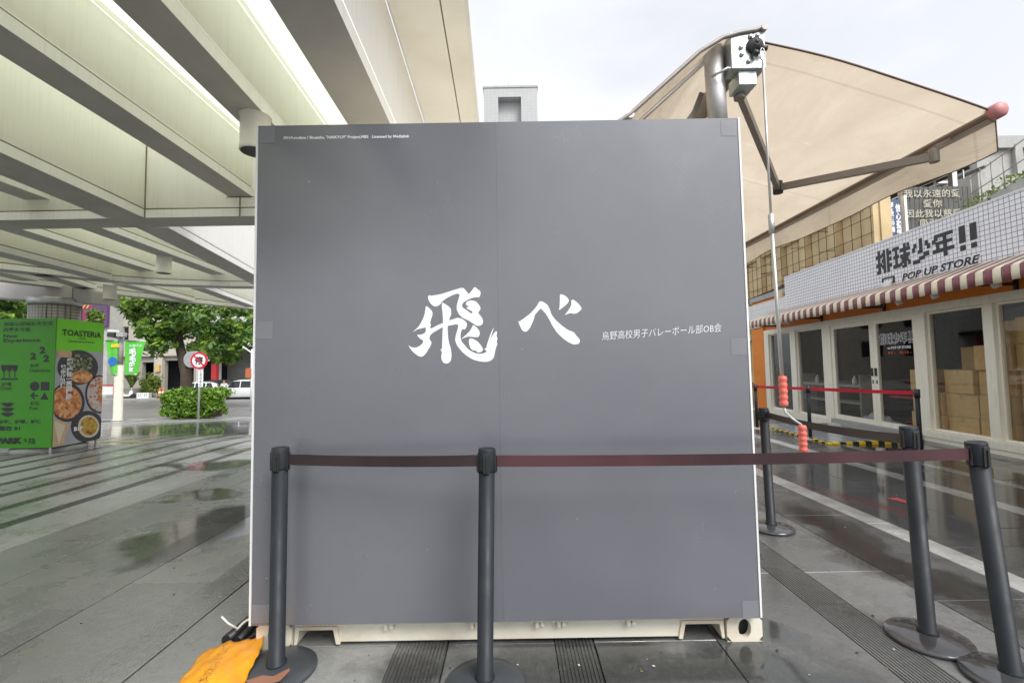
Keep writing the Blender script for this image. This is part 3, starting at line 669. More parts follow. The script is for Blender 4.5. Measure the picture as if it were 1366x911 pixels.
gx.m = 1; gx.lathe([(0.001, -0.034), (0.011, -0.034), (0.012, -0.026)], (1.352, Y0a-0.002, 3.115), 6, axis=(0,1,0))
gx.build('gear_box', [M['dark_metal'], M['black']], aw, True)
for bx, bz in ((1.28, 3.06), (1.315, 3.02), (1.277, 3.10), (1.33, 3.16), (1.37, 3.165)):
    c = MB(); c.lathe([(0.001, -0.012), (0.009, -0.012), (0.011, -0.006), (0.014, 0.0)], (bx, Y0a-0.001, bz), 8, axis=(0,1,0)); c.build('bolt', M['alu'], aw, True)
c = MB(); c.tube([(1.13, 2.44, 2.965), (1.20, 2.40, 2.985), (1.25, 2.43, 3.0)], 0.008, 8); c.build('clamp_pin', M['alu'], aw, True)
c = MB(); c.tube([(1.32, Y0a+0.02, 3.10), (1.32, Y1a, 3.10)], 0.055, 18); c.build('roller', M['arm'], aw, True)
RX, RZ = 2.66, 2.735
def sag(t): return 0.035*sin(pi*t)
def fab(u, v):                                    # u runs down the slope, v along the roller
    y = Y0a+0.02 + (Y1a-Y0a-0.04)*v
    wav = 0.006*sin(v*30+u*7)*u*(1-u)*4
    return (1.36+(RX-1.36)*u, y, 3.155-(3.155-RZ+0.012)*u - sag(u)*(0.35+0.65*min(1, abs(v-0.02)*2.5)) + 0.045*sin(pi*u)*(1 if v < .02 else max(0, 1-v*6)) + wav)
c = MB(); c.grid(fab, 24, 30); c.build('canopy_cloth', M['fabric'], aw, True)
c = MB(); c.tube([Vector(fab(k/16, 0)) + Vector((0, -0.002, 0)) for k in range(17)], 0.006, 6); c.build('cloth_hem', M['fabric_edge'], aw, True)
c = MB(); c.box(RX-0.03, RX+0.02, Y0a+0.03, Y1a, RZ-0.055, RZ+0.0); c.build('front_bar', M['arm'], aw, True, 0.006)
c = MB(); c.box(RX-0.036, RX-0.031, Y0a+0.03, Y1a, RZ-0.04, RZ-0.018); c.build('bar_groove', M['fabric_edge'], aw, True)
c = MB(); c.lathe([(0.001, -0.035), (0.03, -0.033), (0.042, -0.02), (0.043, 0.02)], (RX+0.0, Y0a+0.01, RZ-0.01), 20, axis=(0,1,0)); c.build('end_cap', M['pink'], aw, True)
def val(u, v):
    y = Y0a+0.04 + (Y1a-Y0a-0.06)*v
    return (RX+0.022+0.012*sin(v*42)*u, y, RZ-0.02-(0.19+0.012*sin(v*26+1))*u)
c = MB(); c.grid(val, 6, 90); c.build('valance', M['fabric'], aw, True)
c = MB(); c.tube([val(1, k/60) for k in range(61)], 0.0035, 5); c.tube([val(k/6, 0) for k in range(7)], 0.0035, 5); c.build('valance_hem', M['fabric_edge'], aw, True)
SH, EL, TP = Vector((1.32, 2.52, 2.92)), Vector((2.03, 3.38, 2.70)), Vector((2.56, 2.68, 2.60))
c = MB(); c.bar(SH, EL, 0.035, 0.06); c.tube([SH-Vector((0,0,0.04)), SH+Vector((0,0,0.04))], 0.03, 12); c.build('inner_arm', M['arm'], aw, True, 0.004)
c = MB(); c.bar(EL, TP, 0.03, 0.05); c.build('outer_arm', M['arm'], aw, True, 0.004)
c = MB(); c.tube([EL-Vector((0,0,0.045)), EL+Vector((0,0,0.045))], 0.034, 14); c.build('elbow_joint', M['dark_metal'], aw, True)
c = MB(); c.tube([TP-Vector((0,0,0.035)), TP+Vector((0,0,0.05))], 0.026, 12); c.bar(TP+Vector((0,0,0.055)), (RX-0.02, 2.66, RZ-0.045), 0.05, 0.02); c.build('arm_foot', M['arm'], aw, True, 0.003)
S2, E2, T2 = Vector((1.32, 7.4, 2.92)), Vector((2.03, 6.55, 2.70)), Vector((2.56, 7.25, 2.60))
c = MB(); c.bar(S2, E2, 0.035, 0.06); c.build('inner_arm', M['arm'], aw, True, 0.004)
c = MB(); c.bar(E2, T2, 0.03, 0.05); c.build('outer_arm', M['arm'], aw, True, 0.004)
def fabl(u, v):                                   # short left wing, running down over the container roof
    y = Y0a + (Y1a-Y0a)*v
    pts = [(1.40, 3.215), (1.36, 3.195), (1.27, 3.185), (1.18, 3.165), (1.05, 3.085), (0.66, 2.735), (0.45, 2.60)]
    k_ = u*(len(pts)-1); i = min(int(k_), len(pts)-2); f = k_-i
    return (pts[i][0]*(1-f)+pts[i+1][0]*f, y, pts[i][1]*(1-f)+pts[i+1][1]*f + 0.004*sin(v*25+u*9))
c = MB(); c.grid(fabl, 24, 12); c.build('left_cloth', M['fabric'], aw, True)
c = MB(); c.tube([Vector(fabl(k_/24, 0)) + Vector((0, -0.004, -0.004)) for k_ in range(25)], 0.012, 8)
c.tube([(1.405, Y0a-0.02, 3.205), (1.405, Y1a, 3.205)], 0.018, 10); c.build('left_hem_tube', M['arm'], aw, True)
c = MB(); c.tube([(1.10, 2.46, 3.06), (0.72, 2.46, 2.72), (0.5, 2.46, 2.58)], 0.011, 8); c.build('left_rafter', M['arm'], aw, True)
c = MB(); c.bar((1.15, 2.62, 2.98), (0.98, 2.62, 2.57), 0.03, 0.02, (0,1,0)); c.build('left_strut', M['arm'], aw, True)
c = MB(); c.tube([(0.66, Y0a-0.01, 2.735), (0.655, Y1a, 2.735)], 0.022, 12); c.build('left_front_bar', M['alu'], aw, True)

# crank hooked into the gear box
ck = thing('awning_crank', 'steel crank rod with coral ribbed grips hanging from the awning gear box', 'crank', (1.385, 2.36, 1.2))
c = MB()
loop = [(1.372+0.012*cos(a), 2.362, 3.035+0.035*sin(a)) for a in [2*pi*k_/14 for k_ in range(15)]]
c.tube(loop, 0.004, 6, False); c.tube([(1.372, 2.362, 3.0), (1.375, 2.362, 2.1)], 0.0065, 8); c.tube([(1.375, 2.362, 2.12), (1.392, 2.362, 1.30)], 0.0095, 10)
c.tube([(1.375, 2.362, 2.16), (1.375, 2.362, 2.06)], 0.014, 10)
c.tube([(1.394, 2.362, 1.16), (1.398, 2.36, 1.125), (1.43, 2.35, 1.09), (1.462, 2.34, 1.065), (1.468, 2.34, 1.05), (1.468, 2.34, 1.02)], 0.006, 8); c.build('crank_rod', M['alu'], ck, True)
def grip(x, y, z0, z1):
    n = 5; pr = [(0.001, 0)]
    for i in range(n*4+1):
        f = i/(n*4); pr.append((0.0165+0.0045*abs(sin(f*n*pi)), f*(z1-z0)))
    pr.append((0.001, z1-z0)); b_ = MB(); b_.lathe(pr, (x, y, z0), 16); b_.build('grip', M['coral'], ck, True)
grip(1.394, 2.362, 1.155, 1.31); grip(1.468, 2.34, 0.925, 1.06)

# ================================================================== BELT BARRIER POSTS
def make_post(x, y, label, base_mat, tilt=(0, 0), h=1.02, group='charcoal belt barrier posts around the container'):
    t = thing('barrier_post', label, 'barrier post', (x, y, 0), 0, group)
    c = MB(); c.lathe([(0.001, 0.001), (0.168, 0.001), (0.174, 0.006), (0.174, 0.016), (0.168, 0.022), (0.12, 0.032), (0.05, 0.04), (0.001, 0.04)], (0,0,0), 48); c.build('base', base_mat, t)
    tx, ty = tilt; ax = Vector((tx, ty, 1)).normalized()
    c = MB(); c.lathe([(0.043, 0.034), (0.043, 0.05), (0.0355, 0.054), (0.0355, h-0.10)], (0,0,0), 28, axis=ax); c.build('pole', M['post'], t)
    c = MB(); c.lathe([(0.0375, h-0.098), (0.0385, h-0.094), (0.0385, h-0.004), (0.037, h), (0.034, h+0.0005), (0.031, h-0.002), (0.001, h-0.002)], (0,0,0), 28, axis=ax); c.build('head', M['post'], t)
    for a in (0, pi/2, pi, 3*pi/2):
        b = MB(); q = Vector((0.0385*cos(a), 0.0385*sin(a), h-0.062)); tg = Vector((-sin(a), cos(a), 0))
        off = Vector((tx*(h-0.06), ty*(h-0.06), 0))
        b.bar(q+off-tg*0.014, q+off+tg*0.014, 0.007, 0.085); b.bar(q+off+Vector((cos(a), sin(a), 0))*0.005+Vector((0,0,-0.04)), q+off+Vector((cos(a), sin(a), 0))*0.005+Vector((0,0,0.03)), 0.008, 0.005, (1,0.3,0))
        b.build('belt_clip', M['black'], t, False, 0.002)
    return t
def belt(owner, p0, p1, mat, hgt=0.05, dip=0.006, name='belt'):
    p0 = Vector(p0); p1 = Vector(p1); d = (p1-p0); sdv = Vector((d.y, -d.x, 0)).normalized()*0.0009
    c = MB(); n = 16
    def f(u, v): 
        q = p0.lerp(p1, u); q.z -= dip*4*u*(1-u); tw = 0.006*sin(u*pi*1.0+0.4)
        return q + Vector((0,0,(v-0.5)*hgt)) + sdv*(1 + (v-0.5)*6*sin(u*3))
    c.grid(f, n, 3); c.grid(lambda u, v: f(u, 1-v) - sdv*2, n, 3); return c.build(name, mat, owner, True)
g1 = on_z(370, 893); st1 = make_post(-1.105, 2.17, 'charcoal barrier post at left, dry base with a torn brown label', M['post_base_dry'], (0.006, 0))
st2 = make_post(-0.142, 2.055, 'charcoal barrier post in front of the middle of the grey board', M['post_base_dry'], (0.022, 0))
st3 = make_post(2.035, 2.335, 'charcoal barrier post with round wet base behind the long belt', M['post_base'], (-0.03, 0), 1.045)
st4 = make_post(2.125, 2.035, 'nearest charcoal barrier post in the right corner, leaning left', M['post_base'], (-0.085, 0.0), 1.02)
st0 = make_post(2.135, 3.88, 'charcoal barrier post just beside the right edge of the board', M['post_base'], (-0.02, 0), 1.0)
belt(st1, (-1.06, 2.163, 0.965), (-0.165, 2.05, 0.968), M['belt_black'])
belt(st2, (-0.075, 2.05, 0.965), (2.00, 2.03, 0.965), M['belt_wine'], dip=0.008)
belt(st0, (2.12, 3.84, 0.945), (1.985, 2.375, 0.98), M['belt_dark'], dip=0.02)
c = MB(); c.prism([(-0.075,-0.055),(-0.02,-0.02),(0.03,-0.028),(0.075,0.03),(0.055,0.06),(0.085,0.01),(0.078,-0.06),(0.03,-0.09),(-0.04,-0.085)], (0.0,-0.06,0.0395), (1,0,0), (0,1,-0.05), (0,0,1), 0.001)
c.build('torn_label', pbr('brown_label_paper', (0.30, 0.14, 0.09), 0.8), st1)
# smaller red-belt posts by the shop door
def make_red(x, y, label):
    t = thing('rope_post', label, 'barrier post', (x, y, ground_z(y)), 0, 'slim black posts with red belt by the shop door')
    c = MB(); c.lathe([(0.001, 0.0), (0.17, 0.0), (0.17, 0.008), (0.14, 0.018), (0.03, 0.026), (0.001, 0.026)], (0,0,0), 28); c.build('base', M['alu'], t)
    c = MB(); c.tube([(0,0,0.02), (0,0,0.84)], 0.03, 14); c.build('pole', M['post'], t)
    c = MB(); c.tube([(0,0,0.83), (0,0,0.95)], 0.038, 14); c.lathe([(0.038, 0.95), (0.03, 0.957), (0.001, 0.957)], (0,0,0), 14); c.build('head', M['black'], t)
    return t
r1 = make_red(5.36, 8.32, 'slim black rope post in the middle of the red belt, before the ramp')
r2 = make_red(5.95, 6.75, 'slim black rope post at the near right end of the red belt')
r3 = make_red(5.35, 10.1, 'slim black rope post at the far left end of the red belt by orange wall')
belt(r1, (5.36, 8.30, 0.90), (5.95, 6.78, 0.90), M['belt_red'], 0.055)
belt(r3, (5.36, 10.06, 0.90-0.04), (5.36, 8.36, 0.90), M['belt_red'], 0.055)
belt(r3, (5.35, 10.1, 0.86), (4.6, 12.5, 0.80), M['belt_red'], 0.055)

# ================================================================== ORANGE SHEET AND HOSES AT THE LEFT CORNER
sh = MB()
A, B, C_, D = on_z(222, 930, 0.03), on_z(268, 870, 0.02), at(350, 853, 2.325), on_z(322, 925, 0.03)
def sheet(u, v):
    q = (A.lerp(D, u)).lerp(B.lerp(C_, u), v)
    wob = 0.007*sin(u*9+v*5)*sin(v*7+1) + 0.0035*sin(u*21+2)*sin(v*17) + 0.022*sin(pi*u)*sin(pi*v)
    ed = 0.006*sin(v*7+u*3)+0.002*sin(v*31); x_ = q.x + ed*(1 if u > .5 else -1)*abs(u-.5)*2
    return (x_, q.y + 0.014*sin(u*23)*v - 0.03*(1-abs(2*u-1))*(1-v) + 0.05*sin(pi*u*0.8)*v, max(0.014, q.z+wob))
sh.grid(sheet, 26, 26); so_ = sh.build('orange_sheet', M['orange_sheet'])
uv = so_.data.uv_layers.new(name='uv'); n_ = 27
for poly in so_.data.polygons:
    for li in poly.loop_indices:
        vi = so_.data.loops[li].vertex_index; uv.data[li].uv = ((vi//n_)/26, (vi % n_)/26)
md = so_.modifiers.new('thick', 'SOLIDIFY'); md.thickness = 0.003
tag(so_, 'crumpled orange plastic sheet with black print lying at the container corner', 'plastic sheet')
for i, (dx, r_) in enumerate(((-0.055, 0.024), (-0.115, 0.02), (-0.17, 0.026))):
    c = MB(); pts = [(-1.27+dx*1.0-0.03*sin(k_*0.9+i), 2.38+k_*0.28, r_+0.002) for k_ in range(22)]
    c.tube(pts, r_, 12); o_ = c.build('black_hose', M['hose'])
    tag(o_, ('thick black hose lying closest to the container foot', 'thin black hose lying between two other hoses', 'black hose lying farthest out from the container side')[i], 'hose', 'black hoses beside the container')
c = MB(); c.tube([(-1.44+0.16*t_, 2.42, 0.055+0.055*sin(pi*t_*1.05)) for t_ in [k_/12 for k_ in range(13)]], 0.006, 6); c.tube([(-1.43, 2.42, 0.06), (-1.47, 2.40, 0.10), (-1.50, 2.39, 0.14)], 0.005, 6)
tag(c.build('cable_tie', M['white']), 'loose white cable tie round the black hoses', 'cable tie')

# ================================================================== PLAZA CANOPY (left)
cp = thing('plaza_canopy', 'cream steel canopy with grey beam undersides and pale translucent roof sheets over the plaza', 'canopy', (-8.52, 8.46, 0))
ZT = 3.80
def gird(p0, p1, wd, z0, name='beam', zt=ZT, outer=False):
    """A box beam: lower flange, dirty groove, tall web; grey below, cream on the sides."""
    p0 = Vector((p0[0], p0[1], 0)); p1 = Vector((p1[0], p1[1], 0)); c = MB()
    up = Vector((0,0,1)); d = (p1-p0).normalized(); sd_ = d.cross(up)
    def layer(za, zb, w_, m):
        c.m = m; vs = []
        for p_ in (p0, p1):
            for s_ in (-1, 1):
                for z in (za, zb): vs.append(p_ + sd_*(s_*w_/2) + up*z)
        b = len(c.v); c.v += [tuple(v_) for v_ in vs]
        # indices: p0:(L za, L zb, R za, R zb) = 0..3, p1 = 4..7
        c.face((b+0, b+4, b+5, b+1)); c.face((b+2, b+3, b+7, b+6)); c.face((b+0, b+1, b+3, b+2)); c.face((b+4, b+6, b+7, b+5))
        if m == 3: return                      # hollow, lit from the roof sheet above
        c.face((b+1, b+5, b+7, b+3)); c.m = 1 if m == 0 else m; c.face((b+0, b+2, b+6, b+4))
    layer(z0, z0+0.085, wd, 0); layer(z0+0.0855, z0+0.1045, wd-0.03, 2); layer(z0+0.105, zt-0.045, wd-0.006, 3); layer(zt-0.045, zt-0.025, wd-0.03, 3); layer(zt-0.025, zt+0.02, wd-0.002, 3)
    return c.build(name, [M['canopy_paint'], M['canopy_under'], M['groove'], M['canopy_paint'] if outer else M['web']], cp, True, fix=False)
def line_at(u1, v1, u2, v2, z): return on_z(u1, v1, z), on_z(u2, v2, z)
def x_on(pq, y):
    a_, b_ = pq; f = (y-a_.y)/(b_.y-a_.y); return a_.x + (b_.x-a_.x)*f
ZP, ZS = 3.0, 3.21
t1f = line_at(38, 292, 340, 289.5, ZP); t1b = line_at(23, 304.5, 340, 302.5, ZP)
T1Y0 = (t1f[0].y+t1f[1].y)/2; T1Y1 = (t1b[0].y+t1b[1].y)/2
ABEAMS = []
for (l, r_, z) in ((((359,0),(463,165)), ((445,0),(520,164)), ZP), (((150,0),(319,164)), ((213,0),(345,143)), ZS), (((0,73),(256,233)), ((0,33),(295,233)), ZS), (((0,235.6),(136,292)), ((64,230),(202.5,291.5)), ZP)):
    L_ = line_at(*l[0], *l[1], z); R_ = line_at(*r_[0], *r_[1], z)
    ya, yb = -3.0, T1Y0+(0.0 if z == ZS else -0.002)
    ABEAMS.append(((x_on(L_, ya)+x_on(R_, ya))/2, (x_on(L_, yb)+x_on(R_, yb))/2, x_on(R_, 2.5)-x_on(L_, 2.5), z, ya, yb))
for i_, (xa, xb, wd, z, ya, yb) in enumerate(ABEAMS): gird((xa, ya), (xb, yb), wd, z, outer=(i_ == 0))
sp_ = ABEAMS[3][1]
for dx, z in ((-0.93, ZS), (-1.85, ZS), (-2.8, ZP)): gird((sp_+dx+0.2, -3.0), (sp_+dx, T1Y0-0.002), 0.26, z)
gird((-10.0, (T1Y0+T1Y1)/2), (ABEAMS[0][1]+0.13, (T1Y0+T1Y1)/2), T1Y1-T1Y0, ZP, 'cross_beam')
xw = ABEAMS[3][1]+ABEAMS[3][2]/2
jt = [(xw, xw+0.012, ZP+0.0, ZT-0.03)] + [(b_[1]-0.006, b_[1]+0.006, ZP+0.0, ZP+0.21) for b_ in ABEAMS[1:3]] + [(b_[1]-b_[2]/2-0.02, b_[1]+b_[2]/2+0.02, ZS-0.012, ZS-0.002) for b_ in ABEAMS[1:3]]
for a_, b_, z0, z1 in jt:
    c = MB(); c.box(a_, b_, T1Y0-0.006, T1Y0-0.001, z0, z1); c.build('joint', M['groove'], cp, True)
# right edge soffit of the first bay
xr = ABEAMS[0][1]+ABEAMS[0][2]/2; xr0 = ABEAMS[0][0]+ABEAMS[0][2]/2
def soff(d0, d1, z0, z1, name, mat):
    c = MB(); ya, yb = -3.0, T1Y1
    vs = [(xr0+d0, ya, z0), (xr0+d1, ya, z0), (xr+d1, yb, z0), (xr+d0, yb, z0), (xr0+d0, ya, z1), (xr0+d1, ya, z1), (xr+d1, yb, z1), (xr+d0, yb, z1)]
    c.add(vs, [(0,3,2,1),(4,5,6,7),(0,1,5,4),(1,2,6,5),(2,3,7,6),(3,0,4,7)]); c.build(name, mat, cp, True)
soff(0.002, 0.335, ZT-0.02, ZT+0.03, 'soffit_panel', M['soffit']); soff(0.345, 0.50, ZT-0.02, ZT+0.03, 'soffit_panel', M['soffit'])
soff(0.336, 0.344, ZT-0.005, ZT+0.02, 'soffit_joint', M['groove']); soff(0.501, 0.525, ZT-0.03, ZT+0.12, 'edge_fascia', M['white'])
# second bay, turned to the left
BB = []
for (l, r_, z) in ((((179,307),(313,371)), ((238,306),(340,363)), ZP), (((160,323.8),(293.7,370.7)), ((160,313),(311,370.7)), ZS), (((0,306),(210.7,370)), ((23,304.6),(230,369)), ZS), (((0,343),(117,370.7)), ((0,335),(150.6,373.8)), ZP)):
    L_ = line_at(*l[0], *l[1], z); R_ = line_at(*r_[0], *r_[1], z); BB.append((L_, R_, z))
T2P = [on_z(u, v, ZP) for u, v in ((0,358.4),(117,371.2),(160,375.3),(220,379),(303,381.6),(339,382.0))]
dd = (T2P[-1]-T2P[-2]).normalized(); T2P.append(T2P[-1]+dd*3.0); dd = (T2P[0]-T2P[1]).normalized(); T2P.insert(0, T2P[0]+dd*4.0)
def t2_hit(p_, d_):                               # where a plan line meets the curved cross beam
    for a_, b_ in zip(T2P[:-1], T2P[1:]):
        e = b_-a_; den = d_.x*e.y - d_.y*e.x
        if abs(den) < 1e-9: continue
        s_ = ((a_.x-p_.x)*e.y - (a_.y-p_.y)*e.x)/den; k_ = ((a_.x-p_.x)*d_.y - (a_.y-p_.y)*d_.x)/den
        if 0 <= k_ <= 1: return p_ + d_*s_
    return p_ + d_*4
BEND = []
for L_, R_, z in BB:
    ya = T1Y1+0.002
    a_ = Vector(((x_on(L_, ya)+x_on(R_, ya))/2, ya, 0)); m_ = (L_[1]+R_[1])/2
    d_ = Vector((m_.x-a_.x, m_.y-a_.y, 0)).normalized(); e = t2_hit(a_, d_)
    wd = abs((R_[0]-L_[0]).cross(d_).z)*0.5 + abs((R_[1]-L_[1]).cross(d_).z)*0.5
    gird((a_.x, a_.y), (e.x, e.y), min(0.34, max(0.2, wd)), z, outer=not BEND); BEND.append((a_, e, d_, wd))
a_ = Vector((BEND[3][0].x-1.25, T1Y1+0.002, 0)); e = t2_hit(a_, BEND[3][2]); gird((a_.x, a_.y), (e.x, e.y), 0.24, ZS)
def off_line(P, dist):
    q = []
    for i, p_ in enumerate(P):
        d_ = (P[min(i+1, len(P)-1)]-P[max(i-1, 0)]).normalized(); q.append(p_ + Vector((-d_.y, d_.x, 0))*dist)
    return q
T2B = off_line(T2P, 0.30)
def curved(Pf, Pb, z0, name):
    c = MB(); Pm = [(a_+b_)/2 for a_, b_ in zip(Pf, Pb)]
    for za, zb, ins, m in ((z0, z0+0.085, 0, 0), (z0+0.0855, z0+0.1045, 0.02, 2), (z0+0.105, ZT+0.02, 0.004, 3)):
        n = len(Pf); b = len(c.v)
        for f_, k_ in zip(Pf, Pb):
            dv = (k_-f_).normalized()*ins
            for q in (f_+dv, k_-dv):
                for z in (za, zb): c.v.append((q.x, q.y, z))
        for i in range(n-1):
            o0, o1 = b+4*i, b+4*(i+1); c.m = m
            c.face((o0, o1, o1+1, o0+1)); c.face((o0+2, o0+3, o1+3, o1+2)); 
            if m == 3: continue
            c.face((o0+1, o1+1, o1+3, o0+3)); c.m = 1 if m == 0 else m; c.face((o0, o0+2, o1+2, o1))
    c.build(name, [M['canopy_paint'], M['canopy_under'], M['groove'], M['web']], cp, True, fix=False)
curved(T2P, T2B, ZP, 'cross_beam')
FP = [on_z(u, v, ZP) for u, v in ((120,388),(180,395.3),(252,403),(339,412))]
dd = (FP[-1]-FP[-2]).normalized(); FP.append(FP[-1]+dd*2.5); dd = (FP[0]-FP[1]).normalized(); FP.insert(0, FP[0]+dd*1.4); FP.insert(0, FP[0]+dd*3)
FB = off_line(FP, 0.25)
curved(FP, FB, ZP, 'cross_beam')
for (u0, v0, u1, v1) in ((160,379.5,252,402.5), (264,384.8,336,410), (50,366,118,386), (-60,352,40,375)):
    a_ = on_z(u0, v0, ZP); b_ = on_z(u1, v1, ZP); gird((a_.x, a_.y), (b_.x, b_.y), 0.26, ZP)
# roof sheets
def sheet_poly(pts, name='roof_sheet'):
    c = MB(); c.prism(pts, (0,0,ZT+0.021), (1,0,0), (0,1,0), (0,0,1), 0.004); c.build(name, M['membrane'], cp, True)
xs_ = [-10.0, sp_-2.8, sp_, ABEAMS[2][1], ABEAMS[1][1], ABEAMS[0][1]]
xs0 = [-9.6, sp_-2.6, ABEAMS[3][0], ABEAMS[2][0], ABEAMS[1][0], ABEAMS[0][0]]
for i in range(len(xs_)-1): sheet_poly([(xs0[i], -3.0), (xs0[i+1]-0.004, -3.0), (xs_[i+1]-0.004, T1Y1), (xs_[i], T1Y1)])
b0a, b0e = BEND[0][0], BEND[0][1]
mid = [q for q in T2P if q.x < b0e.x]
sheet_poly([(-13.0, T1Y1+0.004), (b0a.x, T1Y1+0.004), (b0e.x, b0e.y)] + [(q.x, q.y) for q in reversed(mid)])
q0 = on_z(264, 384.8, ZP); q1 = on_z(336, 410, ZP)
up_ = [q for q in FB if q.x < q1.x]; lo_ = [q for q in T2P if q.x < q0.x]
sheet_poly([(q.x, q.y+0.004) for q in lo_] + [(q0.x, q0.y+0.01), (q1.x, q1.y)] + [(q.x, q.y) for q in reversed(up_)])
def downlight(u, v, z):
    q = on_z(u, v, z); c = MB()
    c.m = 0; c.lathe([(0.098, -0.262), (0.102, -0.258), (0.102, -0.232), (0.0985, -0.230), (0.0985, -0.004), (0.106, -0.003), (0.106, -0.0005)], (q.x, q.y, z), 28)
    c.m = 1; c.lathe([(0.001, -0.235), (0.088, -0.250), (0.093, -0.2625)], (q.x, q.y, z), 28)
    c.build('downlight', [M['soffit'], M['dark_metal']], cp, True)
downlight(341, 156, ZS); downlight(219, 343, ZS); downlight(147, 381, ZP)
# column and its tapering head girder
c = MB(); c.lathe([(0.36, 0.0), (0.36, 2.66)], (0,0,0), 36); c.build('column', M['mosaic'], cp)
c = MB(); c.lathe([(0.375, 2.66), (0.375, 2.79), (0.30, 2.80)], (0,0,0), 36); c.build('column_collar', M['alu'], cp)
c = MB(); c.lathe([(0.52, -0.01), (0.52, 0.07), (0.47, 0.10), (0.37, 0.11)], (0,0,0), 36); c.build('column_plinth', M['kerb'], cp)
for a in (-1.1, -0.2, 0.7): 
    c = MB(); c.box(0.36*cos(a)-0.008, 0.36*cos(a)+0.008, 0.36*sin(a)-0.008, 0.36*sin(a)+0.008, 0.11, 2.66); c.build('column_joint', M['groove'], cp)
c = MB()
st_ = [(-13.0, 7.75, 3.0, 3.95), (-11.0, 8.05, 2.90, 3.62), (-9.5, 8.28, 2.81, 3.34), (-8.7, 8.39, 2.755, 3.12), (-7.87, 8.5, 2.71, 2.93)]
n = len(st_)
for x_, y_, z0, z1 in st_:
    c.v += [(x_, y_, z0), (x_, y_, z1), (x_+0.07, y_+0.5, z1), (x_+0.07, y_+0.5, z0)]
for i in range(n-1):
    a_, b_ = 4*i, 4*(i+1)
    c.m = 0; c.face((a_, b_, b_+1, a_+1)); c.face((a_+1, b_+1, b_+2, a_+2)); c.face((a_+2, b_+2, b_+3, a_+3)); c.m = 1; c.face((a_+3, b_+3, b_, a_))
c.m = 0; c.face((0,1,2,3)); c.face((4*n-4, 4*n-1, 4*n-2, 4*n-3))
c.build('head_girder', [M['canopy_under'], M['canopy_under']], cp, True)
c = MB(); c.box(-8.2, -8.19, 8.44, 8.45, 2.73, 3.0); c.build('girder_joint', M['groove'], cp, True)

# ================================================================== GREEN ADVERTISING BOX ROUND THE COLUMN
C0 = on_z(68, 597, 0.12); CT = 2.37
ax0, ax1 = C0.x-1.27, C0.x; ay0, ay1 = C0.y, C0.y+0.95
ad = thing('advertising_box', 'green square advertising box with black icons and a food poster around the column', 'advertising box', (C0.x, C0.y, 0))
for nm, bx, mt in (('front_face', (ax0, ax1, ay0, ay0+0.02), 'ad_green'), ('right_face', (ax1-0.02, ax1, ay0+0.021, ay1), 'ad_grey'), ('left_face', (ax0, ax0+0.02, ay0+0.021, ay1), 'ad_green'), ('rear_face', (ax0+0.021, ax1-0.021, ay1-0.02, ay1), 'ad_green')):
    c = MB(); c.box(*bx, 0.12, CT); o_ = c.build(nm, M[mt], ad, True)
    if nm == 'front_face': fface = o_
    if nm == 'right_face': rface = o_
for lx, ly in ((ax0+0.05, ay0+0.04), (ax1-0.05, ay0+0.04), (ax1-0.04, ay1-0.06), (ax0+0.05, ay1-0.06)):
    c = MB(); c.box(lx-0.012, lx+0.012, ly-0.012, ly+0.012, ground_z(ly), 0.3); c.build('leg', M['alu'], ad, True)
# lettering on the front face; zoom-crop pixels (709x911 of 140x180) give the places
fy = ay0-0.002
def fpt(px, py):
    d = ray(px*140/709, 420+py*180/911); k_ = fy/d.y; return Vector((0,0,CZ)) + d*k_
def ftext(s_, x0_, y0_, x1_, H_px, off_=0.015):
    c = MB()
    a_ = fpt(x0_, y0_); b_ = fpt(x1_, y0_); h = (fpt(x0_, y0_-H_px)-a_).z
    text_mesh(c, s_, (a_.x, fy, a_.z), (1,0,0), (0,0,1), b_.x-a_.x, h, offset=off_); c.build('lettering', M['print_black'], fface, True)
ftext('探索公園與城市生活', 25, 78, 356, 30); ftext('的更多可能', 22, 116, 205, 30); ftext('New', 22, 155, 122, 24, 0.03); ftext('Experience', 22, 193, 272, 32, 0.03)
ftext('2', 203, 302, 243, 48, 0.06); ftext('2', 266, 262, 306, 48, 0.06); ftext('2', 290, 318, 332, 48, 0.06)
ftext('好吃', 203, 358, 270, 28); ftext('Delicious', 200, 387, 338, 22); ftext('好喝', 8, 482, 76, 28); ftext('Drink', 2, 508, 80, 24)
ftext('好玩', 203, 612, 270, 28); ftext('Fun', 200, 641, 256, 22); ftext('好吃、好喝、好玩', -8, 738, 276, 30, 0.03); ftext('盡在 B1', -8, 782, 135, 32, 0.04)
ftext('PARK', -22, 872, 152, 42, 0.09); ftext('2', 158, 858, 182, 24, 0.06); ftext('草悟\n廣場', 188, 872, 236, 40, 0.02)
def fpoly(pts):
    c = MB(); q = [fpt(*p_) for p_ in pts]; c.prism([(k_.x, k_.z) for k_ in q], (0, fy-0.0, 0), (1,0,0), (0,0,1), (0,1,0), 0.001); c.build('icon', M['print_black'], fface, True)
def circ(cx_, cy_, rx, ry=None, n=24, a0=0, a1=2*pi): return [(cx_+rx*cos(a0+(a1-a0)*k_/n), cy_+(ry or rx)*sin(a0+(a1-a0)*k_/n)) for k_ in range(n)]
fpoly(circ(234, 481, 32)); fpoly([(275,452),(333,452),(333,510),(275,510)]); fpoly([(300,520),(328,572),(272,572)])
fpoly([(203,545),(228,520),(236,528),(224,540),(258,540),(258,550),(224,550),(236,562),(228,570)])
for gx_ in (26, 63, 100):
    fpoly([(gx_-19,338),(gx_+19,338),(gx_+20,360),(gx_+12,378),(gx_+3,384),(gx_+3,420),(gx_+14,424),(gx_-14,424),(gx_-3,420),(gx_-3,384),(gx_-12,378),(gx_-20,360)])
fpoly([(5,428),(120,428),(120,439),(5,439)])
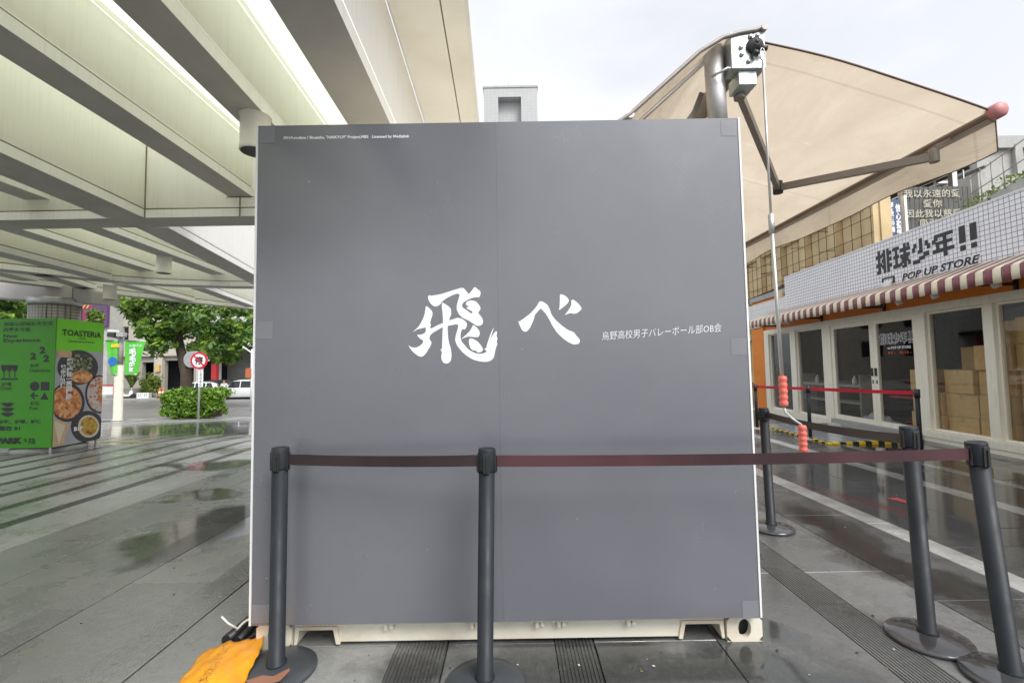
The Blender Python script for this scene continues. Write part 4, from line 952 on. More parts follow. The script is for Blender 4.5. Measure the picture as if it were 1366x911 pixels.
for k_ in range(3):
    y_ = 592+k_*33; fpoly([(0,y_+8),(22,y_),(78,y_),(102,y_+8),(80,y_+16),(82,y_+22),(52,y_+30),(20,y_+22),(22,y_+16)])
# food poster on the right face
rx_ = ax1+0.002
def rpt(px, py):
    d = ray(px*140/709, 420+py*180/911); k_ = rx_/d.x; q = Vector((0,0,CZ)) + d*k_; return (q.y, q.z)
def rpoly(name, pts, mat, lift):
    b_ = MB(); q = [rpt(*p_) for p_ in pts]
    q = [(min(max(y_, ay0+0.022), ay1-0.002), min(max(z_, 0.122), CT-0.002)) for y_, z_ in q]
    b_.prism(q, (rx_+lift, 0, 0), (0,1,0), (0,0,1), (-1,0,0), 0.0012); return b_.build(name, M[mat], rface, True)
rpoly('green_heading', [(374,20),(706,55),(696,252),(370,243)], 'ad_green_light', 0.0)
rpoly('plate_print', circ(525, 355, 138, 118), 'plate', 0.0015); rpoly('food_print', circ(545, 325, 88, 62), 'food_greens', 0.003); rpoly('food_print', circ(550, 418, 74, 42), 'food_shrimp', 0.0045)
rpoly('plate_print', circ(455, 590, 118, 132), 'plate', 0.0015); rpoly('food_print', circ(448, 590, 104, 112), 'food_shrimp', 0.003)
rpoly('plate_print', circ(672, 535, 98, 130), 'plate', 0.0015); rpoly('food_print', circ(676, 535, 88, 118), 'food_rice', 0.003); rpoly('food_print', circ(700, 530, 40, 90), 'food_shrimp', 0.0045)
rpoly('plate_print', circ(590, 755, 112, 108), 'plate', 0.0018); rpoly('food_print', circ(598, 752, 72, 76), 'cream_print', 0.0033); rpoly('food_print', circ(600, 750, 58, 62), 'food_pasta', 0.0048)
rpoly('bread_print', [(352,700),(470,738),(420,890),(345,890)], 'bread', 0.0033); rpoly('bread_print', [(362,716),(440,745),(395,880)], 'cream_print', 0.0048)
rpoly('napkin_print', [(385,235),(485,250),(480,292),(385,280)], 'bread', 0.0033)
def rtext(s_, x0_, y0_, x1_, y1_, H_px, mat, off_=0.015):
    a_ = rpt(x0_, y0_); b_ = rpt(x1_, y1_); h = rpt(x0_, y0_-H_px)[1]-a_[1]; m_ = MB()
    d = Vector((0, b_[0]-a_[0], b_[1]-a_[1])); text_mesh(m_, s_, (rx_+0.006, a_[0], a_[1]), (0,1,0), (0,0,1), d.y, h, offset=off_); m_.build('lettering', M[mat], rface, True)
rtext('TOASTERiA', 418, 138, 682, 152, 42, 'print_black', 0.02); rtext('1975', 530, 165, 576, 167, 12, 'print_black'); rtext('NEIGHBOURHOOD EATERY', 462, 182, 638, 190, 9, 'print_black', 0.02)
def vtext(s_, x0_, x1_, ytop, ybot):
    a_ = rpt(x0_, ybot); b_ = rpt(x1_, ybot); h = rpt(x0_, ytop)[1]-a_[1]; m_ = MB()
    text_mesh(m_, '\n'.join(s_), (rx_+0.007, a_[0], a_[1]), (0,1,0), (0,0,1), b_[0]-a_[0], h, offset=0.04, line=0.85); m_.build('lettering', M['print_white'], rface, True)
vtext('絕對讓你一再回味的', 438, 482, 292, 572); vtext('地中海料理', 402, 438, 335, 495); rtext('B1F', 497, 785, 556, 778, 28, 'print_white', 0.06)

# ================================================================== THE SHOP (right): local y runs along the facade away from the camera, local x into the shop
SR = radians(-4.0)
sp = thing('pop_up_shop', 'orange pop up shop with striped awning, cream window frames and white net sign', 'shop', (7.0, 6.2, 0), SR)
Yn, Yf = -6.0, 8.18
HB, HT = 2.20, 2.33
c = MB(); c.box(0.06, 0.2, Yn, Yf, HT, 3.25); c.build('fascia_wall', M['orange_wall'], sp)
c = MB(); c.box(0.0, 0.3, 7.42, Yf, -0.4, 2.42); c.build('orange_pillar', M['orange_wall'], sp, bevel=0.006)
c = MB(); c.box(0.0, 0.16, Yn, 7.40, HB, HT); c.build('frame_header', M['shop_frame'], sp, bevel=0.004)
c = MB(); c.box(-0.02, 0.2, Yn, 1.78, -0.05, 0.07); c.box(-0.035, 0.2, Yn, 1.78, 0.072, 0.185); c.build('frame_sill', M['shop_frame'], sp, bevel=0.005)
c = MB(); c.box(-0.01, 0.2, 4.30, 7.40, -0.35, 0.07); c.build('frame_sill', M['shop_frame'], sp, bevel=0.004)
c = MB(); c.box(-0.05, 0.2, 1.78, 4.3, -0.2, 0.10); c.build('door_step', M['concrete'], sp, bevel=0.006)
for a_, b_ in ((7.14, 7.40), (5.72, 5.97), (4.26, 4.56), (1.64, 1.83), (0.44, 0.60), (-0.78, -0.62), (-2.0, -1.84), (-3.6, -3.4), (-5.2, -5.0)):
    z0 = 0.186 if b_ < 1.9 else 0.071
    c = MB(); c.box(-0.004, 0.15, a_, b_, z0, HB-0.001); c.build('mullion', M['shop_frame'], sp, bevel=0.006)
def pane(a_, b_, z0, z1, name='window_pane'):
    c = MB(); c.box(0.07, 0.078, a_, b_, z0, z1); return c.build(name, M['glass'], sp)
def window(a_, b_, z0):
    c = MB(); w_ = 0.035
    for (p_, q_, r_, s_) in ((a_, a_+w_, z0, HB-0.002), (b_-w_, b_, z0, HB-0.002), (a_+w_, b_-w_, z0, z0+w_), (a_+w_, b_-w_, HB-0.002-w_, HB-0.002)): c.box(0.05, 0.11, p_, q_, r_, s_)
    wn = c.build('window_frame', M['shop_frame'], sp, bevel=0.003)
    c = MB(); c.box(0.076, 0.082, a_+w_-0.01, b_-w_+0.01, z0+w_-0.01, HB-w_+0.008); c.build('pane', M['glass'], wn)
window(5.971, 7.139, 0.072); window(4.561, 5.719, 0.072)
for a_, b_ in ((0.601, 1.639), (-0.619, 0.439), (-1.839, -0.781), (-3.399, -2.001), (-4.999, -3.601)): window(a_, b_, 0.188)
def door(a_, b_, hs):
    c = MB(); w_ = 0.10
    for (p_, q_, r_, s_) in ((a_, a_+w_, 0.102, HB-0.002), (b_-w_, b_, 0.102, HB-0.002), (a_+w_, b_-w_, 0.102, 0.20), (a_+w_, b_-w_, HB-0.09, HB-0.002)): c.box(0.02, 0.075, p_, q_, r_, s_)
    d_ = c.build('door', M['shop_frame'], sp, bevel=0.004)
    c = MB(); c.box(0.045, 0.051, a_+w_-0.01, b_-w_+0.01, 0.19, HB-0.08); c.build('pane', M['glass'], d_)
    c = MB(); hy = b_-0.05 if hs > 0 else a_+0.05
    c.box(-0.015, 0.022, hy-0.012, hy+0.012, 1.08, 1.24); c.build('handle', M['dark_metal'], d_, bevel=0.003)
    c = MB(); c.box(0.012, 0.0215, hy-0.014, hy+0.014, 0.93, 1.0); c.build('lock', M['dark_metal'], d_)
door(1.835, 2.925, 1); door(2.93, 4.255, -1)
# interior
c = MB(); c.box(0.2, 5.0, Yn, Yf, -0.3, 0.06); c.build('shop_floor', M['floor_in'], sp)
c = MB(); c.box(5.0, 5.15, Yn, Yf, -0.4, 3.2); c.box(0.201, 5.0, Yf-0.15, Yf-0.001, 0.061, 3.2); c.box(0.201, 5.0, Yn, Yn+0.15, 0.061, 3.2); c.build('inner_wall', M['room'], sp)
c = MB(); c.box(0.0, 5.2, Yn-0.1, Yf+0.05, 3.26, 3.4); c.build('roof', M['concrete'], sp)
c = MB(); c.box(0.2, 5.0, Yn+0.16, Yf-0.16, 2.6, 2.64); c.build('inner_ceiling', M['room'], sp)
# sign board with its net print, logo and lettering
c = MB(); c.box(-0.15, -0.09, Yn, 5.77, 2.62, 3.62); sg = c.build('sign_board', M['net_print'], sp)
c = MB(); c.box(-0.156, -0.085, Yn, 5.785, 3.621, 3.645); c.box(-0.156, -0.085, 5.771, 5.786, 2.62, 3.6205); c.build('sign_edge', M['white'], sg)
GLY = {  # blocky display characters as bars on a unit cell
 '排': [(.0,.66,.40,.80),(.13,.0,.29,1.0),(.0,.30,.40,.44),(.03,.0,.16,.14),(.47,.0,.62,.98),(.38,.72,.48,.86),(.38,.46,.48,.60),(.38,.20,.48,.34),(.70,.0,.85,.98),(.84,.72,1.0,.86),(.84,.46,1.0,.60),(.84,.20,1.0,.34)],
 '球': [(.0,.82,.38,.95),(.03,.46,.36,.59),(.0,.06,.40,.20),(.13,.06,.27,.95),(.42,.68,1.0,.82),(.63,.0,.78,1.0),(.84,.86,.97,.98),(.44,.42,.60,.56),(.50,.18,.64,.44),(.40,.10,.54,.24),(.80,.44,.98,.58),(.78,.24,.90,.44),(.86,.08,1.0,.26),(.52,.0,.64,.10)],
 '少': [(.42,.40,.58,1.0),(.33,.40,.46,.52),(.12,.66,.28,.84),(.04,.50,.19,.68),(.72,.66,.88,.84),(.82,.50,.98,.68),(.62,.22,.90,.40),(.38,.12,.68,.26),(.05,.0,.42,.15)],
 '年': [(.15,.82,.98,.95),(.10,.70,.26,.95),(.0,.60,.16,.76),(.16,.52,.94,.64),(.18,.26,.33,.54),(.0,.20,1.0,.34),(.52,.0,.68,.90)],
 '!': [(.16,.32,.42,1.0),(.18,.0,.40,.20)]}
def block_logo(o, ex, ez, W, H, mat, parent, grow, lift_dir, name, taper=0.0):
    mb_ = MB(); o = Vector(o); ex = Vector(ex).normalized(); ez = Vector(ez).normalized(); ln = Vector(lift_dir)
    xs_c = 0.0; adv = {'!': 0.5}; tot = 4*1.08+2*0.46; k2 = 0
    for ch in '排球少年!!':
        wd_ = adv.get(ch, 1.0)
        for (a_, b_, c_, d_) in GLY[ch]:
            x_0 = (xs_c+a_-grow)/tot*W; x_1 = (xs_c+c_+grow)/tot*W; fx = xs_c/tot; lo_z = taper*0.04*fx*H; k_h = 1-taper*0.18*fx; z_0 = lo_z+(b_-grow)*H*k_h; z_1 = lo_z+(d_+grow)*H*k_h
            l_ = ln*(0.0002*(k2 % 12)); k2 += 1; sk = 0.03*H
            mb_.add([o+ex*(x_0)+ez*z_0+l_, o+ex*(x_1)+ez*(z_0+sk*0.3)+l_, o+ex*(x_1-sk*0.2)+ez*z_1+l_, o+ex*(x_0+sk*0.3)+ez*(z_1)+l_], [(0,1,2,3)])
        xs_c += 1.08 if ch != '!' else 0.46
    return mb_.build(name, M[mat], parent)
def stext(body, s0, s1, z0, H_, mat, off_, lift, shear=0.0, nm='lettering', tilt=0.0):
    m_ = MB(); d = Vector((0, s1-s0, tilt)); text_mesh(m_, body, (-0.151-lift, s0, z0), d, (0,0,1), d.length, H_, offset=off_, shear=shear)
    m_.build(nm, M[mat], sg)
block_logo((-0.1515, 2.46, 3.02), (0,-1,0), (0,0,1), 2.06, 0.44, 'print_white', sg, 0.05, (-1,0,0), 'logo_outline', 1.0)
block_logo((-0.1545, 2.46, 3.02), (0,-1,0), (0,0,1), 2.06, 0.44, 'print_black', sg, 0.016, (-1,0,0), 'logo', 1.0)
stext('POP UP STORE', 1.89, 0.36, 2.775, 0.16, 'print_white', 0.05, 0.001, 0.25, nm='lettering_outline')
stext('POP UP STORE', 1.86, 0.39, 2.79, 0.13, 'print_black', 0.03, 0.004, 0.25)
c = MB()
for (a_, b_, z0, z1) in ((2.34, 2.03, 2.90, 2.93), (2.34, 2.30, 2.80, 2.90), (2.07, 2.03, 2.80, 2.90), (2.34, 2.24, 2.80, 2.83), (2.13, 2.03, 2.80, 2.84)):
    c.box(-0.156, -0.1515, min(a_, b_), max(a_, b_), z0, z1)
c.build('logo_box', M['print_black'], sg)
c = MB(); c.box(-0.19, -0.1505, 2.08, 2.30, 2.70, 2.84); c.build('spot_bracket', M['white'], sg, bevel=0.01)
# parapet wall left of the sign
c = MB(); c.box(-0.02, 0.15, 5.79, 9.0, 2.45, 3.17); c.build('parapet_wall', M['white_tile'], sp)
c = MB(); c.box(-0.04, 0.17, 6.2, 6.5, 3.171, 3.35); c.build('parapet_stub', M['yellow_wall'], sp)
# striped awning
c = MB(); y_ = Yn; k_ = 0
while y_ < 6.75:
    w_ = 0.125 if k_ % 2 == 0 else 0.11
    c.m = k_ % 2; e = min(y_+w_, 6.76); n_ = 4
    rows = [(-0.10, 2.80), (-0.66, 2.575), (-0.70, 2.545), (-0.704, 2.45), (-0.70, 2.36+0.006*sin(k_*1.7))]
    b_ = len(c.v)
    for i_ in range(n_+1):
        yy = y_+(e-y_)*i_/n_; bow = 0.006*sin(yy*9)
        for x__, z__ in rows: c.v.append((x__+bow*(2.8-z__)*2, yy, z__))
    for i_ in range(n_):
        for j_ in range(4): q = b_+i_*5+j_; c.face((q, q+5, q+6, q+1), True)
    y_ = e; k_ += 1
o_ = c.build('striped_awning', [M['maroon'], M['cream_cloth']], sp, fix=False); md = o_.modifiers.new('thick', 'SOLIDIFY'); md.thickness = 0.004
for s_ in (-2.2, 0.12, 2.6, 4.6, 6.70):
    c = MB(); c.box(-0.66, 0.055, s_-0.015, s_+0.015, 2.40, 2.44); c.box(0.02, 0.058, s_-0.02, s_+0.02, 2.34, 2.55); c.bar((-0.66, s_, 2.44), (-0.15, s_, 2.76), 0.025, 0.025); c.build('awning_bracket', M['black'], sp)
for s_ in (-1.4, -0.05, 0.93, 1.66, 5.28):
    c = MB(); c.lathe([(0.001, -0.10), (0.045, -0.095), (0.055, -0.06), (0.05, 0.03), (0.02, 0.05)], (-0.40, s_, 2.44), 16, axis=(-0.3, 0.2, 1)); c.tube([(-0.4, s_, 2.48), (-0.38, s_, 2.66)], 0.012, 8); c.build('spotlight', M['soffit'], sp)
c = MB(); c.lathe([(0.001, -0.07), (0.045, -0.055), (0.065, -0.01), (0.07, 0.02), (0.07, 0.05)], (-0.36, 2.12, 2.43), 18); c.tube([(-0.36, 2.12, 2.46), (-0.36, 2.12, 2.68)], 0.02, 8); c.build('dome_camera', M['black'], sp)
# door decal
def dtext(body, s0, s1, z0, H_, mat, off_, lift):
    m_ = MB(); text_mesh(m_, body, (0.0435-lift, s0, z0), (0,-1,0), (0,0,1), s0-s1, H_, offset=off_); m_.build('door_lettering', M[mat], sp)
block_logo((0.0435, 2.77, 1.70), (0,-1,0), (0,0,1), 0.83, 0.20, 'print_white', sp, 0.04, (-1,0,0), 'door_lettering'); block_logo((0.0405, 2.77, 1.70), (0,-1,0), (0,0,1), 0.83, 0.20, 'print_black', sp, -0.012, (-1,0,0), 'door_lettering')
dtext('▬ POP UP STORE', 2.58, 2.02, 1.60, 0.05, 'print_white', 0.04, 0.0); dtext('8.9 -   10.13 -', 2.57, 2.02, 1.505, 0.05, 'cone', 0.03, 0.0)
# boxes stacked inside
BOXN = [0]
def shop_pt(x, s_, z): 
    a_ = -SR; return (7.0 + x*cos(a_) + s_*sin(a_), 6.2 - x*sin(a_) + s_*cos(a_), z)
proto = thing('cardboard_box', 'taped brown cardboard box in the shop', 'box', (0, -40, 0), 0, 'taped brown cardboard boxes stacked inside the shop')
c = MB(); c.box(-0.22, 0.22, -0.27, 0.27, 0.0, 0.38); c.build('carton', M['card'], proto, bevel=0.006)
c = MB(); c.box(-0.221, 0.221, -0.03, 0.03, 0.30, 0.3795); c.box(-0.2205, 0.2205, -0.03, 0.03, 0.38, 0.3812); c.build('tape', M['card_tape'], proto)
DX_ = -0.12
stacks = [(1.30, 0.55, 3), (1.85, 0.5, 2), (0.72, 0.55, 4), (0.12, 0.6, 5), (-0.45, 0.6, 4), (-1.1, 0.6, 5), (-1.75, 0.6, 4), (-2.4, 0.6, 3), (0.95, 1.05, 5), (0.38, 1.1, 6), (1.52, 1.0, 4), (-0.2, 1.1, 6), (-0.8, 1.1, 5), (2.1, 0.62, 3), (2.6, 1.2, 1), (1.9, 1.15, 3)]
lab = {0: 'bottom', 1: 'second', 2: 'third', 3: 'fourth', 4: 'fifth', 5: 'sixth'}
first = True
where = ['behind the left side of the window right of the doors', 'low beside the right door jamb', 'behind the middle of the window right of the doors', 'behind the window post at the right', 'behind the right-hand window', 'far right behind the right-hand window', 'out of frame right in the shop', 'at the near end of the shop', 'in the second row of the middle window', 'in the tallest second row stack', 'in the second row near the door', 'in the second row of the right-hand window', 'in the second row far right', 'behind the right door glass', 'alone on the floor behind the right door', 'deep behind the right door jamb']
for si, (s_, x_, n_) in enumerate(stacks):
    z_ = 0.062
    for k_ in range(n_):
        rz = SR + random.uniform(-0.05, 0.05); loc = shop_pt(x_+DX_+random.uniform(-0.03, 0.03), s_+random.uniform(-0.02, 0.02), z_)
        l_ = f'{lab[k_]} box of the stack {where[si]}'
        if n_ == 1: l_ = 'brown cardboard box with white paper, alone behind the right door glass'
        if first: proto.location = loc; proto.rotation_euler = (0,0,rz); proto['label'] = l_; MW[proto.name] = Matrix.Translation(loc) @ Matrix.Rotation(rz, 4, 'Z'); first = False
        else: bx_ = dup(proto, loc, rz, l_)
        if n_ == 1: 
            c = MB(); c.box(-0.224, -0.2215, -0.13, 0.10, 0.06, 0.30); c.build('paper_label', M['paper'], bx_)
        z_ += 0.383
# a counter and a table deep inside
tb = thing('side_table', 'small red table standing inside behind the left shop door', 'table', shop_pt(1.3, 3.6, 0.062), SR)
c = MB(); c.box(-0.3, 0.3, -0.35, 0.35, 0.52, 0.56); c.build('table_top', M['red_paint'], tb, bevel=0.004)
c = MB(); c.lathe([(0.2, 0), (0.2, 0.02), (0.03, 0.04), (0.03, 0.52)], (0,0,0), 16); c.build('leg', M['red_paint'], tb)
c = MB(); c.grid(lambda u, v: (0.28+0.55*v+0.02*sin(u*17), 3.2+0.95*u, 0.07+0.16*sin(pi*u)*sin(pi*v)*(1+0.5*sin(u*23)*sin(v*19)) ), 22, 14)
bag = c.build('plastic_bag', pbr('crumpled_clear_plastic', (0.5, 0.52, 0.54), 0.2, bmp=0.6, bscale=18)); bag.location = (7.0, 6.2, 0); bag.rotation_euler = (0,0,SR)
tag(bag, 'crumpled clear plastic heap on the floor behind the left shop door', 'plastic bag')
sf = thing('display_shelf', 'low dark shelf with small white goods behind the far left shop windows', 'shelf', shop_pt(1.0, 5.8, 0.062), SR)
c = MB(); c.box(-0.2, 0.2, -1.2, 1.2, 0.70, 0.75); c.box(-0.2, 0.2, -1.2, 1.2, 0.30, 0.34); c.build('shelf_board', M['stone_dark'], sf)
c = MB(); c.box(-0.2, 0.2, -1.25, -1.2, 0, 1.0); c.box(-0.2, 0.2, 1.2, 1.25, 0, 1.0); c.build('side_panel', M['stone_dark'], sf)
for k_ in range(3):
    q = shop_pt(0.9, 4.9+k_*0.75, 0.813); c = MB(); c.lathe([(0.05, 0), (0.05, 0.14), (0.02, 0.18), (0.02, 0.22), (0.001, 0.22)], (0,0,0), 12); o_ = c.build('bottle', M['white']); o_.location = q
    tag(o_, 'small white bottle at the ' + ('near end', 'middle', 'far end')[k_] + ' of the dark shelf behind the far shop windows', 'bottle', 'white bottles on the shop shelf')

# ramp plate at the shop door
rp = thing('door_ramp', 'wet steel ramp plate edged with yellow and black tape before the shop door', 'ramp', (6.0, 8.6, 0), SR)
x0r, x1r, y0r, y1r = -0.68, 0.82, -0.95, 1.35
def rz_(x): return 0.02 + 0.055*(x-x0r)/(x1r-x0r)
for i in range(7):
    a_ = x0r+0.1+(x1r-x0r-0.1)*i/7; b_ = x0r+0.1+(x1r-x0r-0.1)*(i+1)/7-0.02; c = MB()
    c.add([(a_,y0r+0.1,rz_(a_)),(b_,y0r+0.1,rz_(b_)),(b_,y1r,rz_(b_)),(a_,y1r,rz_(a_)),(a_,y0r+0.1,0.003),(b_,y0r+0.1,0.003),(b_,y1r,0.003),(a_,y1r,0.003)], [(0,1,2,3),(0,4,5,1),(1,5,6,2),(2,6,7,3),(3,7,4,0)])
    c.build('plank', M['ramp_plate'], rp)
c = MB()
n_ = 24
for i in range(n_):
    c.m = i % 2; a_ = y0r+(y1r-y0r)*i/n_; b_ = y0r+(y1r-y0r)*(i+1)/n_; c.box(x0r, x0r+0.06, a_, b_-0.0, 0.002, 0.026)
for i in range(14):
    c.m = i % 2; a_ = x0r+0.086+(x1r-x0r-0.086)*i/14; b_ = x0r+0.086+(x1r-x0r-0.086)*(i+1)/14; c.box(a_, b_, y0r, y0r+0.06, 0.002, rz_(a_)+0.008)
c.build('hazard_edge', [M['yellow'], M['black']], rp)
hb = MB(); hb.tube([(6.62-0.05, 5.6, 0.035), (6.55, 4.9, 0.03), (6.4, 4.0, 0.035), (6.3, 2.5, 0.03)], 0.03, 10)
tag(hb.build('drain_hose', M['hose']), 'thick black hose lying along the foot of the shop wall', 'hose')

# ================================================================== BEHIND THE SHOP
yb = thing('stripped_building', 'yellow stripped wall with pilasters and a rusty rebar lattice behind the shop', 'building', (12.6, 13.0, 0), radians(-4))
c = MB()
holes = []
wall_holes(c, 0, 12.5, -1, 10.0, 0, 0.35, [])
mat_v = c.v; c.v = [(y_, x_+2.45, z_) for x_, y_, z_ in c.v]; c.build('wall', M['yellow_wall'], yb)
for s_ in (3.5, 5.55, 7.6, 9.65, 11.7, 13.75):
    c = MB(); c.box(-0.22, -0.001, s_-1.0, s_-0.55, -1, 9.9); c.build('pilaster', M['yellow_wall'], yb, bevel=0.01)
    for z_ in (2.6, 6.9):
        
        for za, zc_ in ((z_, z_+0.45), (z_-2.3, z_-2.0)): c = MB(); c.box(-0.16, -0.002, s_-0.54, s_+1.04, za, zc_); c.build('lintel_band', M['yellow_wall'], yb, bevel=0.01)
c = MB()
for k_ in range(22): c.tube([(-0.30, 2.5+k_*0.5, 2.5), (-0.30, 2.5+k_*0.5, 9.9)], 0.012, 5)
for k_ in range(13): c.tube([(-0.315, 2.4, 3.0+k_*0.56), (-0.315, 13.4, 3.0+k_*0.56)], 0.012, 5)
for k_ in range(40): 
    yy = 2.6+random.random()*10; zz_ = 3+random.random()*6; c.tube([(0.0, yy, zz_), (-0.55-random.random()*0.2, yy+0.1, zz_+random.uniform(-0.1,0.1))], 0.012, 4)
tag(c.build('rebar_lattice', M['rebar'], yb), kind='stuff')
# church sign with vertical banner
cb_ = thing('church_sign', 'dark corrugated roof sign with outlined Chinese lettering above the shop', 'sign', (14.9, 17.0, 0))
bl, br_ = at(1204, 330, 17), at(1298, 330, 17); tl = at(1206, 250, 17)
c = MB(); n_ = 14; pts = []
X0, X1 = tl.x, at(1297, 250, 17).x
for i in range(n_):
    a_ = X0+(X1-X0)*i/n_; w_ = (X1-X0)/n_; pts += [(a_, 17.0), (a_+w_*0.6, 17.0), (a_+w_*0.7, 17.012), (a_+w_*0.95, 17.012)]
m_ = len(pts); zt, zb_ = tl.z, 3.4
c.add([(a_, b_, z_) for z_ in (zb_, zt) for a_, b_ in pts], [(i, i+1, m_+i+1, m_+i) for i in range(m_-1)]); c.build('sheet_face', M['sheet'], cb_, True)
c = MB(); c.box(X0-0.05, X1, 17.06, 17.25, 0, zt-0.02); c.build('sign_frame', M['concrete'], cb_, True)
c = MB(); c.box(X0-0.12, X0-0.02, 16.9, 17.05, 3.4, at(1203, 262, 17).z); c.build('white_post', M['white'], cb_, True)
def ctext(body, u0, u1, v0, H_):
    a_ = at(u0, v0, 16.985); b_ = at(u1, v0, 16.985)
    for off_, mt, lf in ((0.008, 'sign_cream', -0.03),):
        m__ = MB(); text_mesh(m__, body, (a_.x, 16.985+lf, a_.z), (1,0,0), (0,0,1), b_.x-a_.x, H_, offset=off_); m__.build('lettering', M[mt], cb_, True)
ctext('我以永遠的愛', 1205, 1280, 264.5, 0.31); ctext('愛你', 1231, 1256, 277.5, 0.31); ctext('因此我以慈愛', 1208, 1282, 291, 0.31); ctext('吸引你', 1227, 1262, 303.5, 0.31)
vb = thing('vertical_banner', 'narrow navy blue vertical sign with white Chinese characters beside the dark roof sign', 'sign', (14.5, 16.8, 0))
a_, b_ = at(1186, 268, 16.8), at(1201, 262, 16.8); zb_ = 4.2
c = MB(); c.box(a_.x, b_.x, 16.8, 16.9, zb_, a_.z+0.05); c.build('sign_face', M['navy'], vb, True); c = MB(); c.box(a_.x+0.1, a_.x+0.2, 16.91, 17.0, 0, a_.z); c.build('sign_post', M['alu'], vb, True)
for body, f0, f1, zt_, zb2 in (('信心聖經教會', 0.48, 0.95, a_.z-0.12, 5.35), ('基督教中華', 0.08, 0.36, a_.z-0.05, 6.15)):
    m_ = MB(); wv = b_.x-a_.x; text_mesh(m_, '\n'.join(body), (a_.x+wv*f0, 16.795, zb2), (1,0,0), (0,0,1), wv*(f1-f0), zt_-zb2, offset=0.03); m_.build('lettering', M['print_white'], vb, True)
rs = thing('roof_shed', 'dark open roof shed with steel post standing above the dark sign', 'roof shed', (16, 19, 0))
p0, p1 = at(1170, 205, 18.5), at(1291, 218, 18.5)
c = MB(); c.box(p0.x-1, p1.x, 18.5, 24, p1.z-0.1, p1.z); 
for k_ in range(10): c.box(p0.x-1+k_*0.6, p0.x-0.93+k_*0.6, 18.5, 24, p1.z-0.22, p1.z-0.101)
c.build('roof', M['sheet'], rs, True)
c = MB(); c.box(p0.x-1, p1.x-0.6, 23.5, 23.7, 0, p1.z-0.25); c.build('back_wall', pbr('dark_blue_sheet', (0.07, 0.08, 0.095), 0.6), rs, True)
q = at(1274, 240, 18.6); c = MB(); c.box(q.x-0.1, q.x+0.1, 18.6, 18.8, 0, p1.z-0.23); c.box(q.x+0.35, q.x+0.4, 18.6, 18.65, p1.z-0.6, p1.z-0.23); c.build('post', M['alu'], rs, True)
q = at(1262, 243, 20); c = MB(); c.box(q.x-0.45, q.x+0.35, 20, 20.12, q.z-0.05, q.z+0.05); c.build('tube_light', M['white'], rs, True)
# grey building and planted parapet at far right
gb = thing('grey_building', 'grey concrete building with recessed wall panels and balcony rails at far right', 'building', (20, 20, 0))
p0 = at(1303, 214, 20); zt = at(1330, 190, 20).z
c = MB(); xs0_ = p0.x; wall_holes(c, xs0_, xs0_+9, -1, zt+0.3, 20.0, 20.5, [(xs0_+0.35+i*1.75, xs0_+1.8+i*1.75, zt-1.6, zt-0.25) for i in range(5)] + [(xs0_+0.35+i*1.75, xs0_+1.8+i*1.75, zt-3.6, zt-2.2) for i in range(5)])
c.build('wall', M['concrete'], gb, True)
c = MB(); c.box(xs0_+0.01, xs0_+9, 20.2, 24, -1, zt+0.25); c.build('inner_block', M['concrete'], gb, True)
pw = thing('planted_parapet', 'low concrete roof parapet with rails and trailing plants above the shop sign', 'parapet', (12, 12, 0))
a_, b_ = at(1297, 276, 12.5), at(1420, 216, 9.2); a_.z = 5.65; b_.z = 5.65
c = MB(); d_ = Vector((b_.x-a_.x, b_.y-a_.y, 0)); c.bar((a_.x, a_.y, 2.6), (b_.x, b_.y, 2.6), 0.25, 5.9); c.build('wall', M['concrete'], pw, True)
c = MB()
for k_ in range(8): q = a_.lerp(b_, k_/7); c.tube([(q.x, q.y, 5.5), (q.x, q.y, 6.5)], 0.015, 6)
for z_ in (6.0, 6.45): c.tube([(a_.x, a_.y, z_), (b_.x, b_.y, z_)], 0.013, 6)
c.build('railing', M['arm'], pw, True)
def leaves(mb, centres, n, spread, size, aspect=0.55, up=0.3):
    """n small folded leaf quads scattered round each centre (x, y, z, radius)."""
    cs = np.array(centres); 
    for cx_, cy_, cz_, cr_ in cs:
        d = RNG.normal(size=(n, 3)); d /= np.linalg.norm(d, axis=1)[:, None]; rr = cr_*RNG.random(n)**0.42
        P = np.array([cx_, cy_, cz_]) + d*rr[:, None]*np.array(spread)
        for p_, q_ in zip(P, d):
            nrm = q_*0.6 + RNG.normal(size=3)*0.6 + np.array([0, 0, up]); nrm /= np.linalg.norm(nrm)
            a_ = np.cross(nrm, RNG.normal(size=3)); a_ /= np.linalg.norm(a_)+1e-9; b_ = np.cross(nrm, a_); s_ = size*(0.6+0.8*RNG.random())
            b0 = len(mb.v); a_ = a_*s_; b_ = b_*s_*aspect
            mb.v += [tuple(p_-a_), tuple(p_+b_), tuple(p_+a_), tuple(p_-b_)]; mb.f.append((b0, b0+1, b0+2, b0+3)); mb.mi.append(mb.m); mb.sm.append(False)
c = MB(); leaves(c, [(*(a_.lerp(b_, f_))[:2], 5.62+random.uniform(-0.1, 0.15), 0.22+0.14*random.random()) for f_ in [k_/22 for k_ in range(23)]], 18, (1,1,0.6), 0.045); tag(c.build('trailing_plant', M['leaf_pot'], pw, True, fix=False), kind='stuff')
